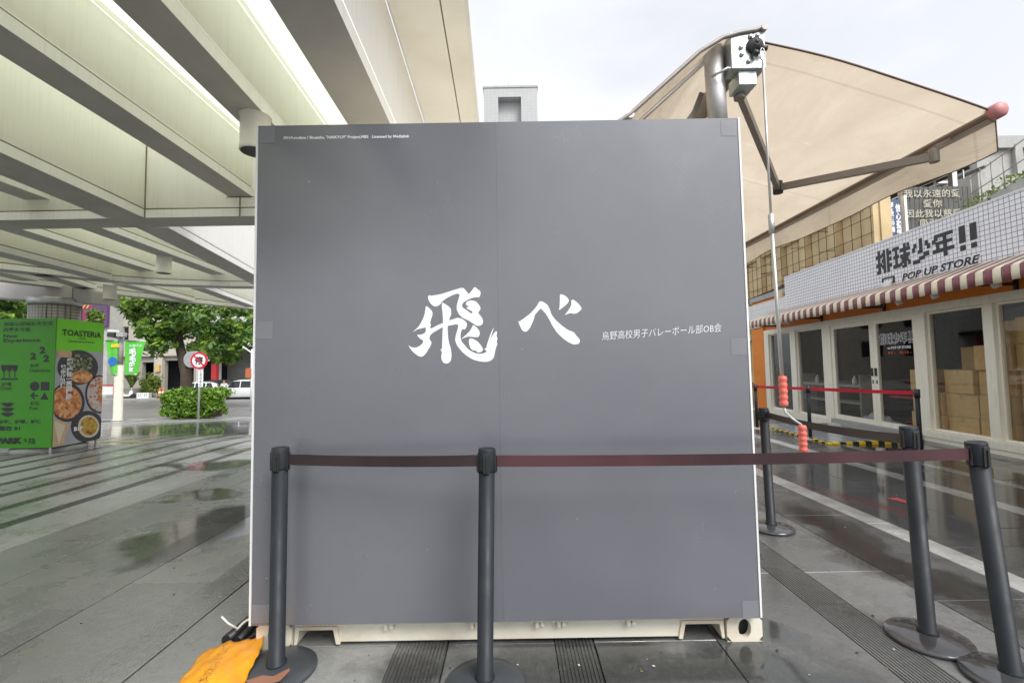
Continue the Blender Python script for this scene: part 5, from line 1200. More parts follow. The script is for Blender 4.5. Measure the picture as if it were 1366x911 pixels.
# white and brick apartment block far off, seen under the awning
ap = thing('apartment_block', 'white and pinkish brick apartment block seen far off under the awning', 'building', (22, 48, 0))
P = lambda u, v: at(u, v, 48)
zt = P(1010, 250).z; wx0, wx1, wx2 = P(975, 350).x, P(1020.5, 400).x, P(1062, 400).x
c = MB(); wins = []
for u0, u1, v0, v1 in ((1001, 1013.5, 352.5, 366.5), (1003, 1015.5, 381.5, 394.5), (1001, 1013.5, 324, 338)): wins.append((P(u0, v0).x, P(u1, v0).x, P(u0, v1).z, P(u1, v0).z))
wall_holes(c, wx0, wx1-0.01, -2, zt, 48, 48.4, wins); c.build('white_wall', M['white'], ap, True)
for w0, w1, z0, z1 in wins:
    c = MB(); t_ = 0.07; c.box(w0, w0+t_, 48.1, 48.2, z0, z1); c.box(w1-t_, w1, 48.1, 48.2, z0, z1); c.box(w0+t_, w1-t_, 48.1, 48.2, z0, z0+t_); c.box(w0+t_, w1-t_, 48.1, 48.2, z1-t_, z1); c.box((w0+w1)/2-0.03, (w0+w1)/2+0.03, 48.11, 48.19, z0+t_, z1-t_); c.box((w0+w1)/2, w1-t_, 48.11, 48.19, (z0+z1)/2-0.03, (z0+z1)/2+0.03)
    f_ = c.build('window', M['alu'], ap, True); c = MB(); c.box(w0+0.01, w1-0.01, 48.15, 48.16, z0+0.01, z1-0.01); c.build('pane', M['dark_glass'], f_, True)
c = MB(); c.box(wx1, wx2, 48.05, 60, -2, zt+2); c.box(wx0, wx1-0.01, 48.41, 60, -2, zt-0.1); c.build('brick_wall', M['brick_far'], ap, True)
c = MB(); z_ = P(1035, 349).z; y0_ = 47.2
for zz_ in (z_, z_+0.45, z_+0.9): c.bar((wx1, y0_, zz_), (wx1+2.2, y0_, zz_), 0.06, 0.06)
for k_ in range(4): c.bar((wx1+k_*0.73, y0_, z_), (wx1+k_*0.73, y0_, z_+0.9), 0.05, 0.05)
c.box(wx1, wx1+2.2, 47.2, 48.04, z_-0.15, z_); c.build('balcony', M['arm'], ap, True)
cpv = thing('carport_frame', 'dark steel carport frame standing on the white tiled parapet', 'roof frame', shop_pt(0.3, 7, 3.17), SR)
c = MB(); c.bar((-0.1, -0.95, 0.35), (-0.1, 2.2, 0.22), 0.06, 0.06); c.bar((1.4, -0.95, 0.55), (1.4, 2.2, 0.42), 0.06, 0.06); c.bar((-0.1, -0.95, 0.35), (1.4, -0.95, 0.55), 0.06, 0.06); c.bar((-0.1, 2.2, 0.22), (1.4, 2.2, 0.42), 0.06, 0.06)
for k_ in range(4): c.bar((-0.1, -0.3+k_*0.65, 0.33-k_*0.026), (1.4, -0.3+k_*0.65, 0.53-k_*0.026), 0.04, 0.04)
for q in ((-0.1, 2.2), (1.4, 2.2), (-0.1, -0.95), (1.4, -0.95)): c.bar((q[0], q[1], -0.0), (q[0], q[1], 0.25), 0.05, 0.05)
c.build('frame', M['dark_metal'], cpv); c = MB(); c.add([(-0.15,-1.0,0.39),(1.45,-1.0,0.59),(1.45,2.25,0.46),(-0.15,2.25,0.26)], [(0,1,2,3)]); c.build('roof_sheet', M['sheet'], cpv)
# pale tower over the board
tw = thing('tiled_tower', 'pale tiled tower with square recess and roof antenna rising above the grey board', 'tower', (0.4, 60, -1.3))
q0, q1 = at(645, 118, 60), at(716.5, 118, 60); zt = q0.z
h0, h1, hz = at(664.5, 130, 60).x, at(695, 130, 60).x, at(680, 129.5, 60).z
c = MB(); wall_holes(c, q0.x, q1.x, -1.4, zt, 60, 61.2, [(h0, h1, zt-22, hz)]); c.build('wall', M['tower_tile'], tw, True)
c = MB(); c.box(q0.x+0.01, q1.x-0.01, 61.201, 68, -1.4, zt-0.01); c.build('rear_block', M['tower_tile'], tw, True)
c = MB(); c.box(q0.x-0.1, q1.x+0.1, 59.9, 68.1, zt, zt+0.25); c.build('coping', M['concrete'], tw, True)
q = at(678.5, 118, 62); c = MB(); c.tube([(q.x, 62, zt), (q.x, 62, zt+2.0)], 0.05, 6); c.tube([(q.x, 62, zt+2), (q.x, 62, zt+2.6)], 0.02, 5)
for dx in (-0.5, 0.5): c.tube([(q.x+dx, 62, zt), (q.x, 62, zt+1.3)], 0.025, 5)
c.build('antenna', M['alu'], tw, True)

# two blocks far down the street, hidden by the board from the photograph's own place
for bx0, bx1, by, bh, lb, mt in ((-14, 2, 92, 16, 'wide grey block with rows of windows far behind the container', 'concrete'), (6, 19, 84, 21, 'pale block with rows of windows far behind the awning', 'stone')):
    fb = thing('far_block', lb, 'building', ((bx0+bx1)/2, by, -1.3)); c = MB()
    hol_ = [(bx0+1+i*2.5, bx0+2.5+i*2.5, 1.5+k_*3.2, 3.2+k_*3.2) for i in range(int((bx1-bx0-1)/2.5)) for k_ in range(int(bh/3.2)-0)]
    wall_holes(c, bx0, bx1, -1.4, bh, by, by+0.4, hol_); c.build('wall', M[mt], fb, True)
    c = MB(); c.box(bx0+0.01, bx1-0.01, by+0.9, by+12, -1.4, bh-0.1); c.build('inner_block', M[mt], fb, True)
    for h_ in hol_:
        c = MB(); c.box(h_[0]+0.01, h_[1]-0.01, by+0.2, by+0.24, h_[2]+0.01, h_[3]-0.01); c.build('window', M['dark_glass'], fb, True)

# ================================================================== LEFT BACKGROUND: STREET, TREES, CARS
LY = 17.0
q = on_z(157, 560, ground_z(LY)); q = at(157, 560, LY); lp = thing('lamp_post', 'grey lamp post with pale lower sleeve, floodlights and two green banners', 'lamp post', (q.x, LY, ground_z(LY)))
zt = at(161, 452, LY).z - ground_z(LY); zm = at(159, 487, LY).z - ground_z(LY)
c = MB(); c.lathe([(0.19, 0), (0.19, 0.03), (0.145, 0.05), (0.14, zm)], (0,0,0), 20); c.build('sleeve', M['lamp_post_pale'], lp)
c = MB(); c.lathe([(0.112, zm-0.01), (0.10, zt+0.08), (0.001, zt+0.1)], (0,0,0), 18); c.build('pole', M['lamp_post'], lp)
c = MB(); c.box(-0.10, 0.05, -0.146, -0.141, zm-0.38, zm-0.15); c.build('yellow_sticker', M['yellow'], lp)
for sx in (-1, 1):
    c = MB(); c.box(-0.28 if sx < 0 else 0.06, -0.02 if sx < 0 else 0.3, -0.26, -0.06, zt+0.06, zt+0.22); c.bar((0, 0, zt+0.03), (sx*0.2, -0.15, zt+0.08), 0.05, 0.05); c.build('floodlight', M['dark_metal'] if sx < 0 else M['alu'], lp, bevel=0.01)
c = MB(); c.bar((-0.32, -0.1, zt+0.30), (0.05, -0.2, zt+0.27), 0.16, 0.07); c.build('camera_head', M['white'], lp, bevel=0.01)
def banner(pts, label, deco):
    w_ = [at(u, v, LY-0.16) for u, v in pts]; m_ = sum((k_.x for k_ in w_))/4
    t = thing('street_banner', label, 'banner', (m_, LY-0.16, w_[3].z), 0, 'green banners on the lamp post')
    c = MB(); c.grid(lambda u, v: (w_[0].lerp(w_[1], u)).lerp(w_[3].lerp(w_[2], u), v) + Vector((0, 0.03*sin(u*5+v*2), 0)), 8, 8); c.build('cloth', M['banner'], t, True)
    c = MB(); c.tube([w_[0], w_[1]], 0.018, 6); c.tube([w_[3], w_[2]], 0.018, 6); c.build('rod', M['alu'], t, True)
    m_ = MB()
    if deco:
        for ch, u, v, s_ in (('毛', 177, 474, 0.27), ('毛', 177, 482.5, 0.24), ('的', 176, 489.5, 0.2), ('家', 175, 496, 0.17)):
            o_ = at(u, v, LY-0.2); text_mesh(m_, ch, (o_.x-s_*0.5, LY-0.205, o_.z), (1,0,0), (0,0,1), s_, s_, offset=0.04)
        o_ = at(172, 463, LY-0.2); text_mesh(m_, '大貓大毛', (o_.x, LY-0.205, o_.z), (1,0,0), (0,0,1), 0.5, 0.1); m_.build('lettering', M['print_white'], t, True)
    else:
        o_ = at(150, 482, LY-0.2); m_.lathe([(0.001, 0), (0.17, 0.0), (0.17, 0.01)], (o_.x, LY-0.2, o_.z), 9, False, axis=(0,1,0)); m_.build('blue_patch', pbr('blue_print', (0.02, 0.15, 0.5), 0.5), t, True)
        m_ = MB(); o_ = at(155, 461, LY-0.2); m_.box(o_.x-0.18, o_.x+0.1, LY-0.205, LY-0.2, o_.z-0.06, o_.z+0.06); m_.build('yellow_patch', M['yellow'], t, True)
banner([(167,454),(195,455),(183,499.5),(165,499.5)], 'green street banner with white characters right of the lamp post', True)
banner([(140.5,454),(158,454),(156,499.5),(147,500)], 'green street banner with blue patch left of the lamp post', False)
# no parking sign
NY = 16.9; q = at(264.5, 560, NY); ns = thing('parking_sign', 'round red and white no parking sign on a grey pole at the hedge', 'road sign', (q.x, NY, ground_z(NY)))
cz_ = at(267, 481, NY).z; top = at(266, 470, NY).z; cxs = at(267.5, 481, NY).x
c = MB(); c.tube([(q.x, NY, ground_z(NY)), (cxs, NY, top)], 0.04, 10); c.build('pole', M['alu'], ns, True)
R_ = 0.315
c = MB(); c.lathe([(R_, 0.0), (R_, 0.03)], (cxs, NY-0.09, cz_), 32, axis=(0,1,0)); c.build('red_disc', M['sign_red'], ns, True)
c = MB(); c.lathe([(R_*0.76, 0.0), (R_*0.76, 0.006)], (cxs, NY-0.095, cz_), 32, axis=(0,1,0)); c.build('white_disc', M['print_white'], ns, True)
c = MB(); text_mesh(c, '停', (cxs-0.15, NY-0.098, cz_-0.155), (1,0,0), (0,0,1), 0.30, 0.31, offset=0.03); c.build('lettering', M['print_black'], ns, True)
c = MB(); c.bar((cxs-0.2, NY-0.1005, cz_+0.2), (cxs+0.2, NY-0.1005, cz_-0.2), 0.003, 0.06, (0.7,0,0.7)); c.build('red_slash', M['sign_red'], ns, True)
c = MB(); o_ = at(257.5, 479.5, NY+0.2); c.lathe([(R_*0.98, 0.0), (R_*0.98, 0.2)], (o_.x+0.05, NY+0.06, o_.z), 28, axis=(0,1,0)); c.build('rear_disc', M['sign_grey'], ns, True)
a_, b_ = at(265, 493, NY-0.06), at(270.5, 516, NY-0.06); c = MB(); c.box(a_.x, b_.x, NY-0.065, NY-0.055, b_.z, a_.z); pl = c.build('white_plate', M['print_white'], ns, True)
c = MB(); text_mesh(c, '\n'.join('公車停靠區'), (a_.x+0.04, NY-0.068, b_.z+0.03), (1,0,0), (0,0,1), b_.x-a_.x-0.08, a_.z-b_.z-0.06); c.build('lettering', M['print_black'], pl, True)
# hedge
HY = 17.2; hl, hr = at(210, 540, HY), at(293.5, 540, HY); hz1 = at(250, 520, HY).z; gz = ground_z(HY)
hd = thing('clipped_hedge', 'clipped bright green hedge block at the edge of the plaza', 'hedge', ((hl.x+hr.x)/2, HY+0.5, gz))
c = MB(); cen = []
for _ in range(260):
    f = random.random(); side = random.random()
    x_ = hl.x+0.15+(hr.x-hl.x-0.3)*random.random(); y_ = HY+0.1+0.95*random.random(); z_ = gz+0.15+(hz1-gz-0.28)*random.random()
    if side < 0.5: y_ = HY+0.1
    elif side < 0.8: z_ = hz1-0.16
    cen.append((x_+random.uniform(-0.07, 0.07), y_, z_+random.uniform(-0.05, 0.07), random.uniform(0.13, 0.26)))
leaves(c, cen, 44, (1,1,1), 0.062, 0.6); c.build('foliage', M['leaf_hedge'], hd, True, fix=False)
c = MB(); c.box(hl.x+0.45, hr.x-0.45, HY+0.35, HY+0.85, gz+0.02, hz1-0.35); c.build('twigs', M['bark'], hd, True)  # plain dark box standing in for the shade inside the hedge
# trees
def tree(base, limbs, clumps, label, name='street_tree', tr=0.34, lsize=0.17, n=95, mat='leaf_tree', group='street trees across the plaza'):
    t = thing(name, label, 'tree', base, 0, group)
    c = MB()
    for pts, r0, r1 in limbs: c.tube([Vector(p_) for p_ in pts], [r0+(r1-r0)*i/(len(pts)-1) for i in range(len(pts))], 9)
    c.build('trunk', M['bark'], t, True)
    c = MB(); leaves(c, clumps, n, (1,1,0.72), lsize, 0.5, 0.5); c.build('crown', M[mat], t, True, fix=False); return t
TY = 27.0; tb_ = at(248, 520, TY); tzg = ground_z(TY)
fk = at(240, 462, TY); l1 = at(222, 425, TY); l2 = at(268, 440, TY); l3 = at(236, 400, TY)
limbs = [([(tb_.x, TY, tzg), tuple(at(249, 500, TY)), tuple(at(245, 482, TY)), tuple(fk)], 0.33, 0.24),
         ([tuple(fk), tuple(at(231, 443, TY)), tuple(l1), tuple(at(205, 395, TY))], 0.27, 0.08), ([tuple(fk), tuple(at(234, 430, TY)), tuple(l3), (l3.x-0.3, TY+1, l3.z+3.5)], 0.24, 0.06),
         ([tuple(at(248, 492, TY)), tuple(at(262, 465, TY)), tuple(l2), tuple(at(290, 405, TY+1))], 0.24, 0.07), ([tuple(l2), (l2.x+0.8, TY-1.2, l2.z+2), (l2.x+1.5, TY-1.8, l2.z+3.4)], 0.13, 0.04)]
cl_ = []
outline = [(172,408),(178,420),(190,432),(200,448),(205,462),(215,452),(225,440),(198,405),(185,400),(215,415),(235,420),(245,440),(225,400),(255,405),(262,425),(280,420),(275,445),(290,440),(285,462),(300,455),(305,430),(296,412),(320,415),(325,440),(312,462),(335,450),(345,430),(340,410),(296,478),(306,472),(360,440),(370,420),(355,460),(286,472),(270,460),(252,428)]
for u, v in outline:
    for _ in range(3):
        q = at(u+random.uniform(-6, 6), v+random.uniform(-6, 5), TY+random.uniform(-2.2, 2.2)); cl_.append((*q, random.uniform(0.45, 0.75)))
for _ in range(150):                              # the upper crown, above what the canopy lets through
    u, v = random.uniform(160, 380), random.uniform(235, 400); 
    if ((u-268)/125)**2 + ((v-405)/165)**2 > 1 or (u > 222 and v < 408): continue
    q = at(u, v, TY+random.uniform(-3, 3)); cl_.append((*q, random.uniform(0.6, 1.0)))
tree((tb_.x, TY, tzg), limbs, cl_, 'large leafy street tree with twisted forked trunk behind the hedge')
q = at(12, 440, 24); cl_ = []
for _ in range(80):
    cc = at(random.uniform(-60, 28), random.uniform(330, 425), 24+random.uniform(-2, 2)); cl_.append((*cc, random.uniform(0.4, 0.8)))
tree((q.x-1, 24, ground_z(24)), [([(q.x-1, 24, ground_z(24)), (q.x-1.1, 24, 2.5), (q.x-0.8, 24, 6)], 0.3, 0.1)], cl_, 'leafy street tree at far left behind the green advertising box')
q = at(126, 420, 38); cl_ = [(*at(127+random.uniform(-6, 6), 421+random.uniform(-6, 10), 38+random.uniform(-1, 1)), random.uniform(0.25, 0.45)) for _ in range(50)]
tree((q.x, 38, ground_z(38)), [([(q.x, 38, ground_z(38)), (q.x, 38, 5.5)], 0.2, 0.08)], cl_, 'small round grey green tree in front of the magenta billboard', lsize=0.14, n=60, mat='leaf_pot')
# billboard building
BYY = 44.0; a_, b_ = at(104, 385, BYY), at(142, 440, BYY)
mb_ = thing('billboard', 'magenta and violet billboard with gold 77 beyond the column', 'billboard', ((a_.x+b_.x)/2, BYY, ground_z(BYY)))
zt = at(120, 340, BYY).z; mx_ = at(124, 400, BYY).x
c = MB(); c.box(at(80, 400, BYY).x, mx_, BYY, BYY+0.3, at(110, 436, BYY).z, zt); c.build('left_panel', M['magenta'], mb_, True)
c = MB(); c.box(mx_+0.01, b_.x, BYY, BYY+0.3, at(110, 436, BYY).z, zt); c.build('right_panel', M['violet'], mb_, True)
c = MB(); o_ = at(109, 411.5, BYY-0.05); text_mesh(c, '77', (o_.x, BYY-0.01, o_.z), (1,0,0), (0,0,1), 0.85, 0.55, offset=0.03, shear=0.2); c.build('lettering', M['gold'], mb_, True)
c = MB(); c.box(at(85, 400, BYY).x, b_.x-0.1, BYY+0.31, BYY+4, ground_z(BYY), zt-0.2); c.build('block', M['concrete'], mb_, True)
# stone building across the street
SY = 46.0; sz0 = ground_z(41)+0.14
S = lambda u, v: at(u, v, SY)
sb = thing('stone_building', 'beige stone building with dark arcade openings across the street', 'building', (S(240, 500).x, SY, sz0))
X0, X1 = S(136, 470).x, S(262, 470).x; zc = S(200, 472).z; zt = 17.0
up = [(140.5,150,393,418),(157,171,393,412),(139.5,148,433,452),(157,172,436,456),(192,213,443,461),(218,225,447,459),(232,239,447,459),(157,171,352,378),(140.5,150,352,378),(192,213,395,418),(218,232,395,418),(192,213,350,372)]
hol = [(S(u0,430).x, S(u1,430).x, S(150,v1).z, S(150,v0).z) for u0,u1,v0,v1 in up]
c = MB(); wall_holes(c, X0, X1, zc, zt, SY, SY+0.5, hol); c.build('upper_wall', M['stone'], sb, True)
for i, (w0, w1, z0, z1) in enumerate(hol):
    c = MB(); t_ = 0.09; c.box(w0, w0+t_, SY+0.15, SY+0.25, z0, z1); c.box(w1-t_, w1, SY+0.15, SY+0.25, z0, z1); c.box(w0+t_, w1-t_, SY+0.15, SY+0.25, z0, z0+t_); c.box(w0+t_, w1-t_, SY+0.15, SY+0.25, z1-t_, z1); c.box(w0+t_, w1-t_, SY+0.16, SY+0.24, (z0+z1)/2-0.04, (z0+z1)/2+0.04)
    f_ = c.build('window', M['white'] if i < 2 else M['stone_dark'], sb, True)
    c = MB(); c.box(w0+0.01, w1-0.01, SY+0.2, SY+0.21, z0+0.01, z1-0.01); c.build('pane', M['shutter_brown'] if i in (0, 1) else M['dark_glass'], f_, True)
go = [(138,152,484,524),(189,206,484,512),(219,243,482,524),(246,258,482,524)]
gh = [(S(u0,500).x, S(u1,500).x, sz0, S(150,v0).z) for u0,u1,v0,v1 in go]
c = MB(); wall_holes(c, X0, X1, sz0, zc-0.25, SY+0.05, SY+0.5, gh); c.build('ground_floor_wall', M['stone_dark'], sb, True)
c = MB(); c.box(X0-0.1, X1+0.1, SY-0.25, SY+0.49, zc-0.249, zc-0.001); c.build('cornice', M['stone'], sb, True)
c = MB(); c.box(X0+0.01, X1-0.01, SY+2.5, SY+9, sz0, zt-0.1); c.build('inner_block', M['void'], sb, True)
c = MB(); c.box(S(146.5,400).x, S(154,400).x, SY-0.35, SY-0.002, zc, zt); c.build('pier', M['stone'], sb, True)
c = MB(); c.box(S(207,500).x, S(218,500).x, SY-0.2, SY+0.04, sz0, zc-0.26)
for k_ in range(5): pass
c.build('pillar', M['stone'], sb, True)
q = S(214, 491); c = MB(); c.box(q.x-0.22, q.x+0.22, SY-0.45, SY-0.21, q.z-0.35, q.z+0.35); c.build('wall_lamp', pbr('amber_lamp_glass', (0.6, 0.42, 0.15), 0.3), sb, True)
# garage building to the right of it
gp = thing('garage_building', 'grey garage building with deep open bay and red pillar behind the parked cars', 'building', (S(300, 500).x, SY, sz0))
X2, X3 = X1+0.02, S(352, 470).x
c = MB(); zg = S(300, 463).z; wall_holes(c, X2, X3, sz0, 11.0, SY, SY+0.4, [(S(292,500).x, S(346,500).x, sz0, zg), (S(268,500).x, S(284,500).x, sz0, S(270,482).z), (S(305,430).x, S(322,430).x, S(300,448).z, S(300,425).z)]); c.build('wall', pbr('pale_grey_render', (0.5, 0.5, 0.48), 0.8), gp, True)
c = MB(); c.box(X2+0.01, X3-0.01, SY+5, SY+9, sz0, 10.9); c.build('inner_wall', M['concrete'], gp, True)
c = MB(); c.box(X2+0.01, X3-0.01, SY+0.41, SY+5, zg+0.05, zg+0.3); c.build('bay_ceiling', M['void'], gp, True)
c = MB(); c.box(S(286,500).x, S(292.5,500).x, SY-0.5, SY-0.05, sz0, S(288,484).z); c.build('red_pillar', M['red_paint'], gp, True)
c = MB(); c.box(S(293,500).x, X3, SY-2.2, SY-0.01, zg+0.02, zg+0.16); c.build('bay_awning', M['white'], gp, True)
c = MB(); 
for u in (318, 330): c.box(S(u,480).x, S(u+1.5,480).x, SY+4.6, SY+4.9, sz0, zg)
c.build('bay_post', M['red_paint'], gp, True)
tall = thing('backdrop_block', 'plain grey building block far behind the street trees at left', 'building', (-60, 70, -1.3))
c = MB(); c.box(-75, -22, 66, 80, -1.4, 14); c.build('wall', M['stone_dark'], tall, True)
for i in range(10):
    for k_ in range(3):
        c = MB(); c.box(-74+i*5.2, -71.5+i*5.2, 65.93, 65.998, 2+k_*3.8, 4+k_*3.8); c.build('window', M['dark_glass'], tall, True)
# street pole by the board edge
q = at(336.5, 470, 24); sp2 = thing('street_pole', 'white street pole with orange box beside the left edge of the board', 'street pole', (q.x, 24, ground_z(24)))
c = MB(); c.tube([(0,0,0), (0,0,3.2)], 0.06, 10); c.bar((0,0,3.0), (-0.5,0,3.35), 0.05, 0.05); c.build('pole', M['white'], sp2)
c = MB(); c.box(-0.28, 0.02, -0.12, -0.065, 1.7, 2.2); c.build('orange_box', pbr('brick_orange', (0.45, 0.13, 0.06), 0.6), sp2, bevel=0.01)
# vehicles
def car(loc, rz, label, paint, Lc=4.4, Wc=1.75, Hc=1.5, hood=0.24, tail=0.97, cat='car', grp='cars parked across the street'):
    t = thing('parked_car', label, cat, loc, rz, grp); c = MB()
    hw = Wc/2; prof = []; zb = 0.22; belt_ = Hc*0.6
    st = [(0.0, 0.5*belt_, 0), (0.02, 0.72*belt_, 0), (0.08, 0.86*belt_, 0), (hood, belt_*1.0, 0), (hood+0.14, Hc*0.94, 1), (hood+0.3, Hc, 1), (tail-0.17, Hc*0.98, 1), (tail-0.05, Hc*0.86, 1), (tail, belt_*1.02, 0), (1.0, 0.6*belt_, 0)]
    rows = []
    for f, z, cab in st:
        x_ = Lc*(f-0.5); wt = hw*(0.78 if cab else 0.93); end = 0.82 if f in (0.0, 1.0) else (0.94 if f < 0.05 else 1.0)
        bz = min(z, belt_)
        rows.append([(x_, -hw*end*0.92, zb), (x_, -hw*end, zb+0.2), (x_, -hw*end, bz*0.92), (x_, -hw*end*0.96, bz), (x_, -wt*end, z), (x_, wt*end, z), (x_, hw*end*0.96, bz), (x_, hw*end, bz*0.92), (x_, hw*end, zb+0.2), (x_, hw*end*0.92, zb)])
    n = 10; b = 0
    for r_ in rows: c.v += r_
    for i in range(len(rows)-1):
        for k_ in range(n-1): c.face((i*n+k_, i*n+k_+1, (i+1)*n+k_+1, (i+1)*n+k_), True)
        c.face((i*n+n-1, i*n, (i+1)*n, (i+1)*n+n-1))
    c.face(list(range(n))); c.face(list(range((len(rows)-1)*n, len(rows)*n))[::-1])
    bo = c.build('body', paint, t); bo.data.set_sharp_from_angle(angle=radians(35))
    for s_ in (-1, 1):
        z0, z1 = belt_*1.01, Hc*0.93
        y0, y1 = s_*(hw*0.962), s_*(hw*0.815)
        fs = [hood+0.05, hood+0.28, hood+0.30, (hood+tail)/2+0.12, (hood+tail)/2+0.14, tail-0.09]
        for a_, b_ in zip(fs[::2], fs[1::2]):
            m_ = MB(); xa, xb = Lc*(a_-0.5), Lc*(b_-0.5); sl = 0.28 if a_ == fs[0] else 0.0; sr = 0.22 if b_ == fs[-1] else 0.0
            m_.add([(xa, y0, z0), (xb, y0, z0), (xb-sr, y1, z1), (xa+sl, y1, z1), (xa, y0+s_*0.012, z0), (xb, y0+s_*0.012, z0), (xb-sr, y1+s_*0.012, z1), (xa+sl, y1+s_*0.012, z1)], [(0,1,2,3),(4,5,6,7),(0,1,5,4),(2,3,7,6),(1,2,6,5),(3,0,4,7)]); m_.build('side_window', M['dark_glass'], t)
        for xx, nm in ((-0.485, 'headlight'), (0.485, 'tail_light')):
            m_ = MB(); m_.box(Lc*xx-0.07, Lc*xx+0.07, s_*hw*0.62-0.18, s_*hw*0.62+0.18, belt_*0.62, belt_*0.78); m_.build(nm, M['lamp_glass'] if nm == 'headlight' else M['tail_lamp'], t, bevel=0.02)
        for f in (0.19, 0.80):
            m_ = MB(); m_.lathe([(0.001, -0.11), (0.30, -0.11), (0.335, -0.08), (0.335, 0.08), (0.30, 0.11), (0.001, 0.11)], (Lc*(f-0.5), s_*(hw-0.1), 0.335), 20, axis=(0,1,0)); wh = m_.build('wheel', M['tyre'], t)
            m_ = MB(); m_.lathe([(0.001, -0.115), (0.2, -0.118), (0.21, -0.10)] if s_ < 0 else [(0.21, 0.10), (0.2, 0.118), (0.001, 0.115)], (Lc*(f-0.5), s_*(hw-0.1), 0.335), 16, axis=(0,1,0)); m_.build('rim', M['rim'], wh)
    for f0, f1, z0, z1 in ((hood+0.012, hood+0.128, belt_*1.05, Hc*0.925), (tail-0.008, tail-0.045, belt_*1.08, Hc*0.84)):
        m_ = MB(); d_ = -0.012 if f0 < 0.5 else 0.012; w0, w1 = hw*0.86, hw*0.72
        m_.add([(Lc*(f0-0.5)+d_, -w0, z0), (Lc*(f0-0.5)+d_, w0, z0), (Lc*(f1-0.5)+d_, w1, z1), (Lc*(f1-0.5)+d_, -w1, z1)], [(0,1,2,3)]); m_.build('windscreen', M['dark_glass'], t)
    return t
q = at(325, 527, 41); car((q.x+0.35, 41.0, ground_z(41)), 0.0, 'white parked van like car with dark windows in front of the open garage', M['car_white'], 4.6, 1.8, 1.72, 0.17, 0.98)
q = at(284, 520, 43.5); car((q.x, 43.6, sz0-0.02), 0.25, 'black parked car partly hidden behind the no parking sign', M['car_black'], 4.5, 1.78, 1.6)
q = at(251, 520, 43); car((q.x+0.9, 43.0, sz0-0.02), 0.15, 'white parked saloon car partly hidden by the tree trunk', M['car_white'], 4.5, 1.76, 1.42)
# scooter
q = at(151, 527, 41); sc_ = thing('parked_scooter', 'pale parked scooter standing beside the lamp post across the street', 'scooter', (q.x, 42.2, sz0), 0.5)
for xx in (-0.6, 0.6):
    c = MB(); c.lathe([(0.14, -0.05), (0.23, -0.04), (0.23, 0.04), (0.14, 0.05)], (xx, 0, 0.23), 18, axis=(0,1,0)); c.build('wheel', M['tyre'], sc_)
c = MB(); c.prism([(-0.75,0.4),(-0.7,0.72),(-0.1,0.72),(0.0,0.35),(0.3,0.33),(0.45,0.95),(0.55,0.93),(0.62,0.45),(0.35,0.2),(-0.4,0.2)], (0,-0.15,0), (1,0,0), (0,0,1), (0,1,0), 0.3); c.build('body', M['white'], sc_, bevel=0.04)
c = MB(); c.box(-0.72, -0.1, -0.13, 0.13, 0.72, 0.80); c.build('seat', M['tyre'], sc_, bevel=0.03)
c = MB(); c.tube([(0.42,-0.33,1.02),(0.48,0,0.98),(0.42,0.33,1.02)], 0.02, 8); c.tube([(0.42,-0.25,1.0),(0.40,-0.3,1.2)], 0.01, 6); c.build('handlebar', M['dark_metal'], sc_)
# person in a white shirt
q = at(302.5, 527, 40); pe = thing('person', 'person in white shirt and dark trousers standing by the white parked car', 'person', (q.x, 39.6, ground_z(39.6)), 0.3)
def skin(name, verts, edges, radii, mat, parent, root=0):
    me = bpy.data.meshes.new(name); me.from_pydata(verts, edges, []); o_ = bpy.data.objects.new(name, me); COL.objects.link(o_); o_.parent = parent
    m_ = o_.modifiers.new('skin', 'SKIN'); 
    for i, r_ in enumerate(radii): me.skin_vertices[0].data[i].radius = (r_, r_)
    me.skin_vertices[0].data[root].use_root = True
    s_ = o_.modifiers.new('sub', 'SUBSURF'); s_.levels = 1; s_.render_levels = 2; me.materials.append(mat); o_.parent = parent; return o_
V = [(0,0,0.92),(0,0,1.15),(0,0.0,1.36),(0,0,1.46),(0,-0.02,1.54),(0,-0.03,1.64),(0,-0.02,1.70),
     (0.19,0,1.36),(0.25,0.02,1.10),(0.18,-0.16,0.98),(0.10,-0.22,1.0),(-0.19,0,1.36),(-0.26,0.02,1.10),(-0.22,-0.12,0.90),(-0.2,-0.16,0.82),
     (0.09,0,0.86),(0.10,-0.01,0.48),(0.11,0.02,0.09),(0.12,-0.12,0.04),(-0.09,0,0.86),(-0.10,0.01,0.48),(-0.11,0.03,0.09),(-0.12,-0.11,0.04)]
E_ = [(0,1),(1,2),(2,3),(3,4),(4,5),(5,6),(2,7),(7,8),(8,9),(9,10),(2,11),(11,12),(12,13),(13,14),(0,15),(15,16),(16,17),(17,18),(0,19),(19,20),(20,21),(21,22)]
skin('body', V, E_, [0.13,0.12,0.13,0.06,0.075,0.092,0.06,0.055,0.042,0.033,0.03,0.055,0.042,0.033,0.03,0.085,0.055,0.04,0.035,0.085,0.055,0.04,0.035], M['skin'], pe)
skin('shirt', [V[0],V[1],V[2],V[7],V[8],(0.205,-0.10,1.02),V[11],V[12],(-0.235,-0.06,0.97)], [(0,1),(1,2),(2,3),(3,4),(4,5),(2,6),(6,7),(7,8)], [0.15,0.145,0.15,0.072,0.06,0.05,0.072,0.06,0.05], M['shirt'], pe)
skin('trousers', [(0,0,0.93),V[15],V[16],(0.11,0.015,0.12),V[19],V[20],(-0.11,0.025,0.12)], [(0,1),(1,2),(2,3),(0,4),(4,5),(5,6)], [0.14,0.098,0.07,0.06,0.098,0.07,0.06], M['trousers'], pe)
c = MB(); c.lathe([(0.10, -0.03), (0.108, 0.02), (0.085, 0.08), (0.001, 0.105)], (0, 0.0, 1.65), 14); c.build('hair', M['hair'], pe)
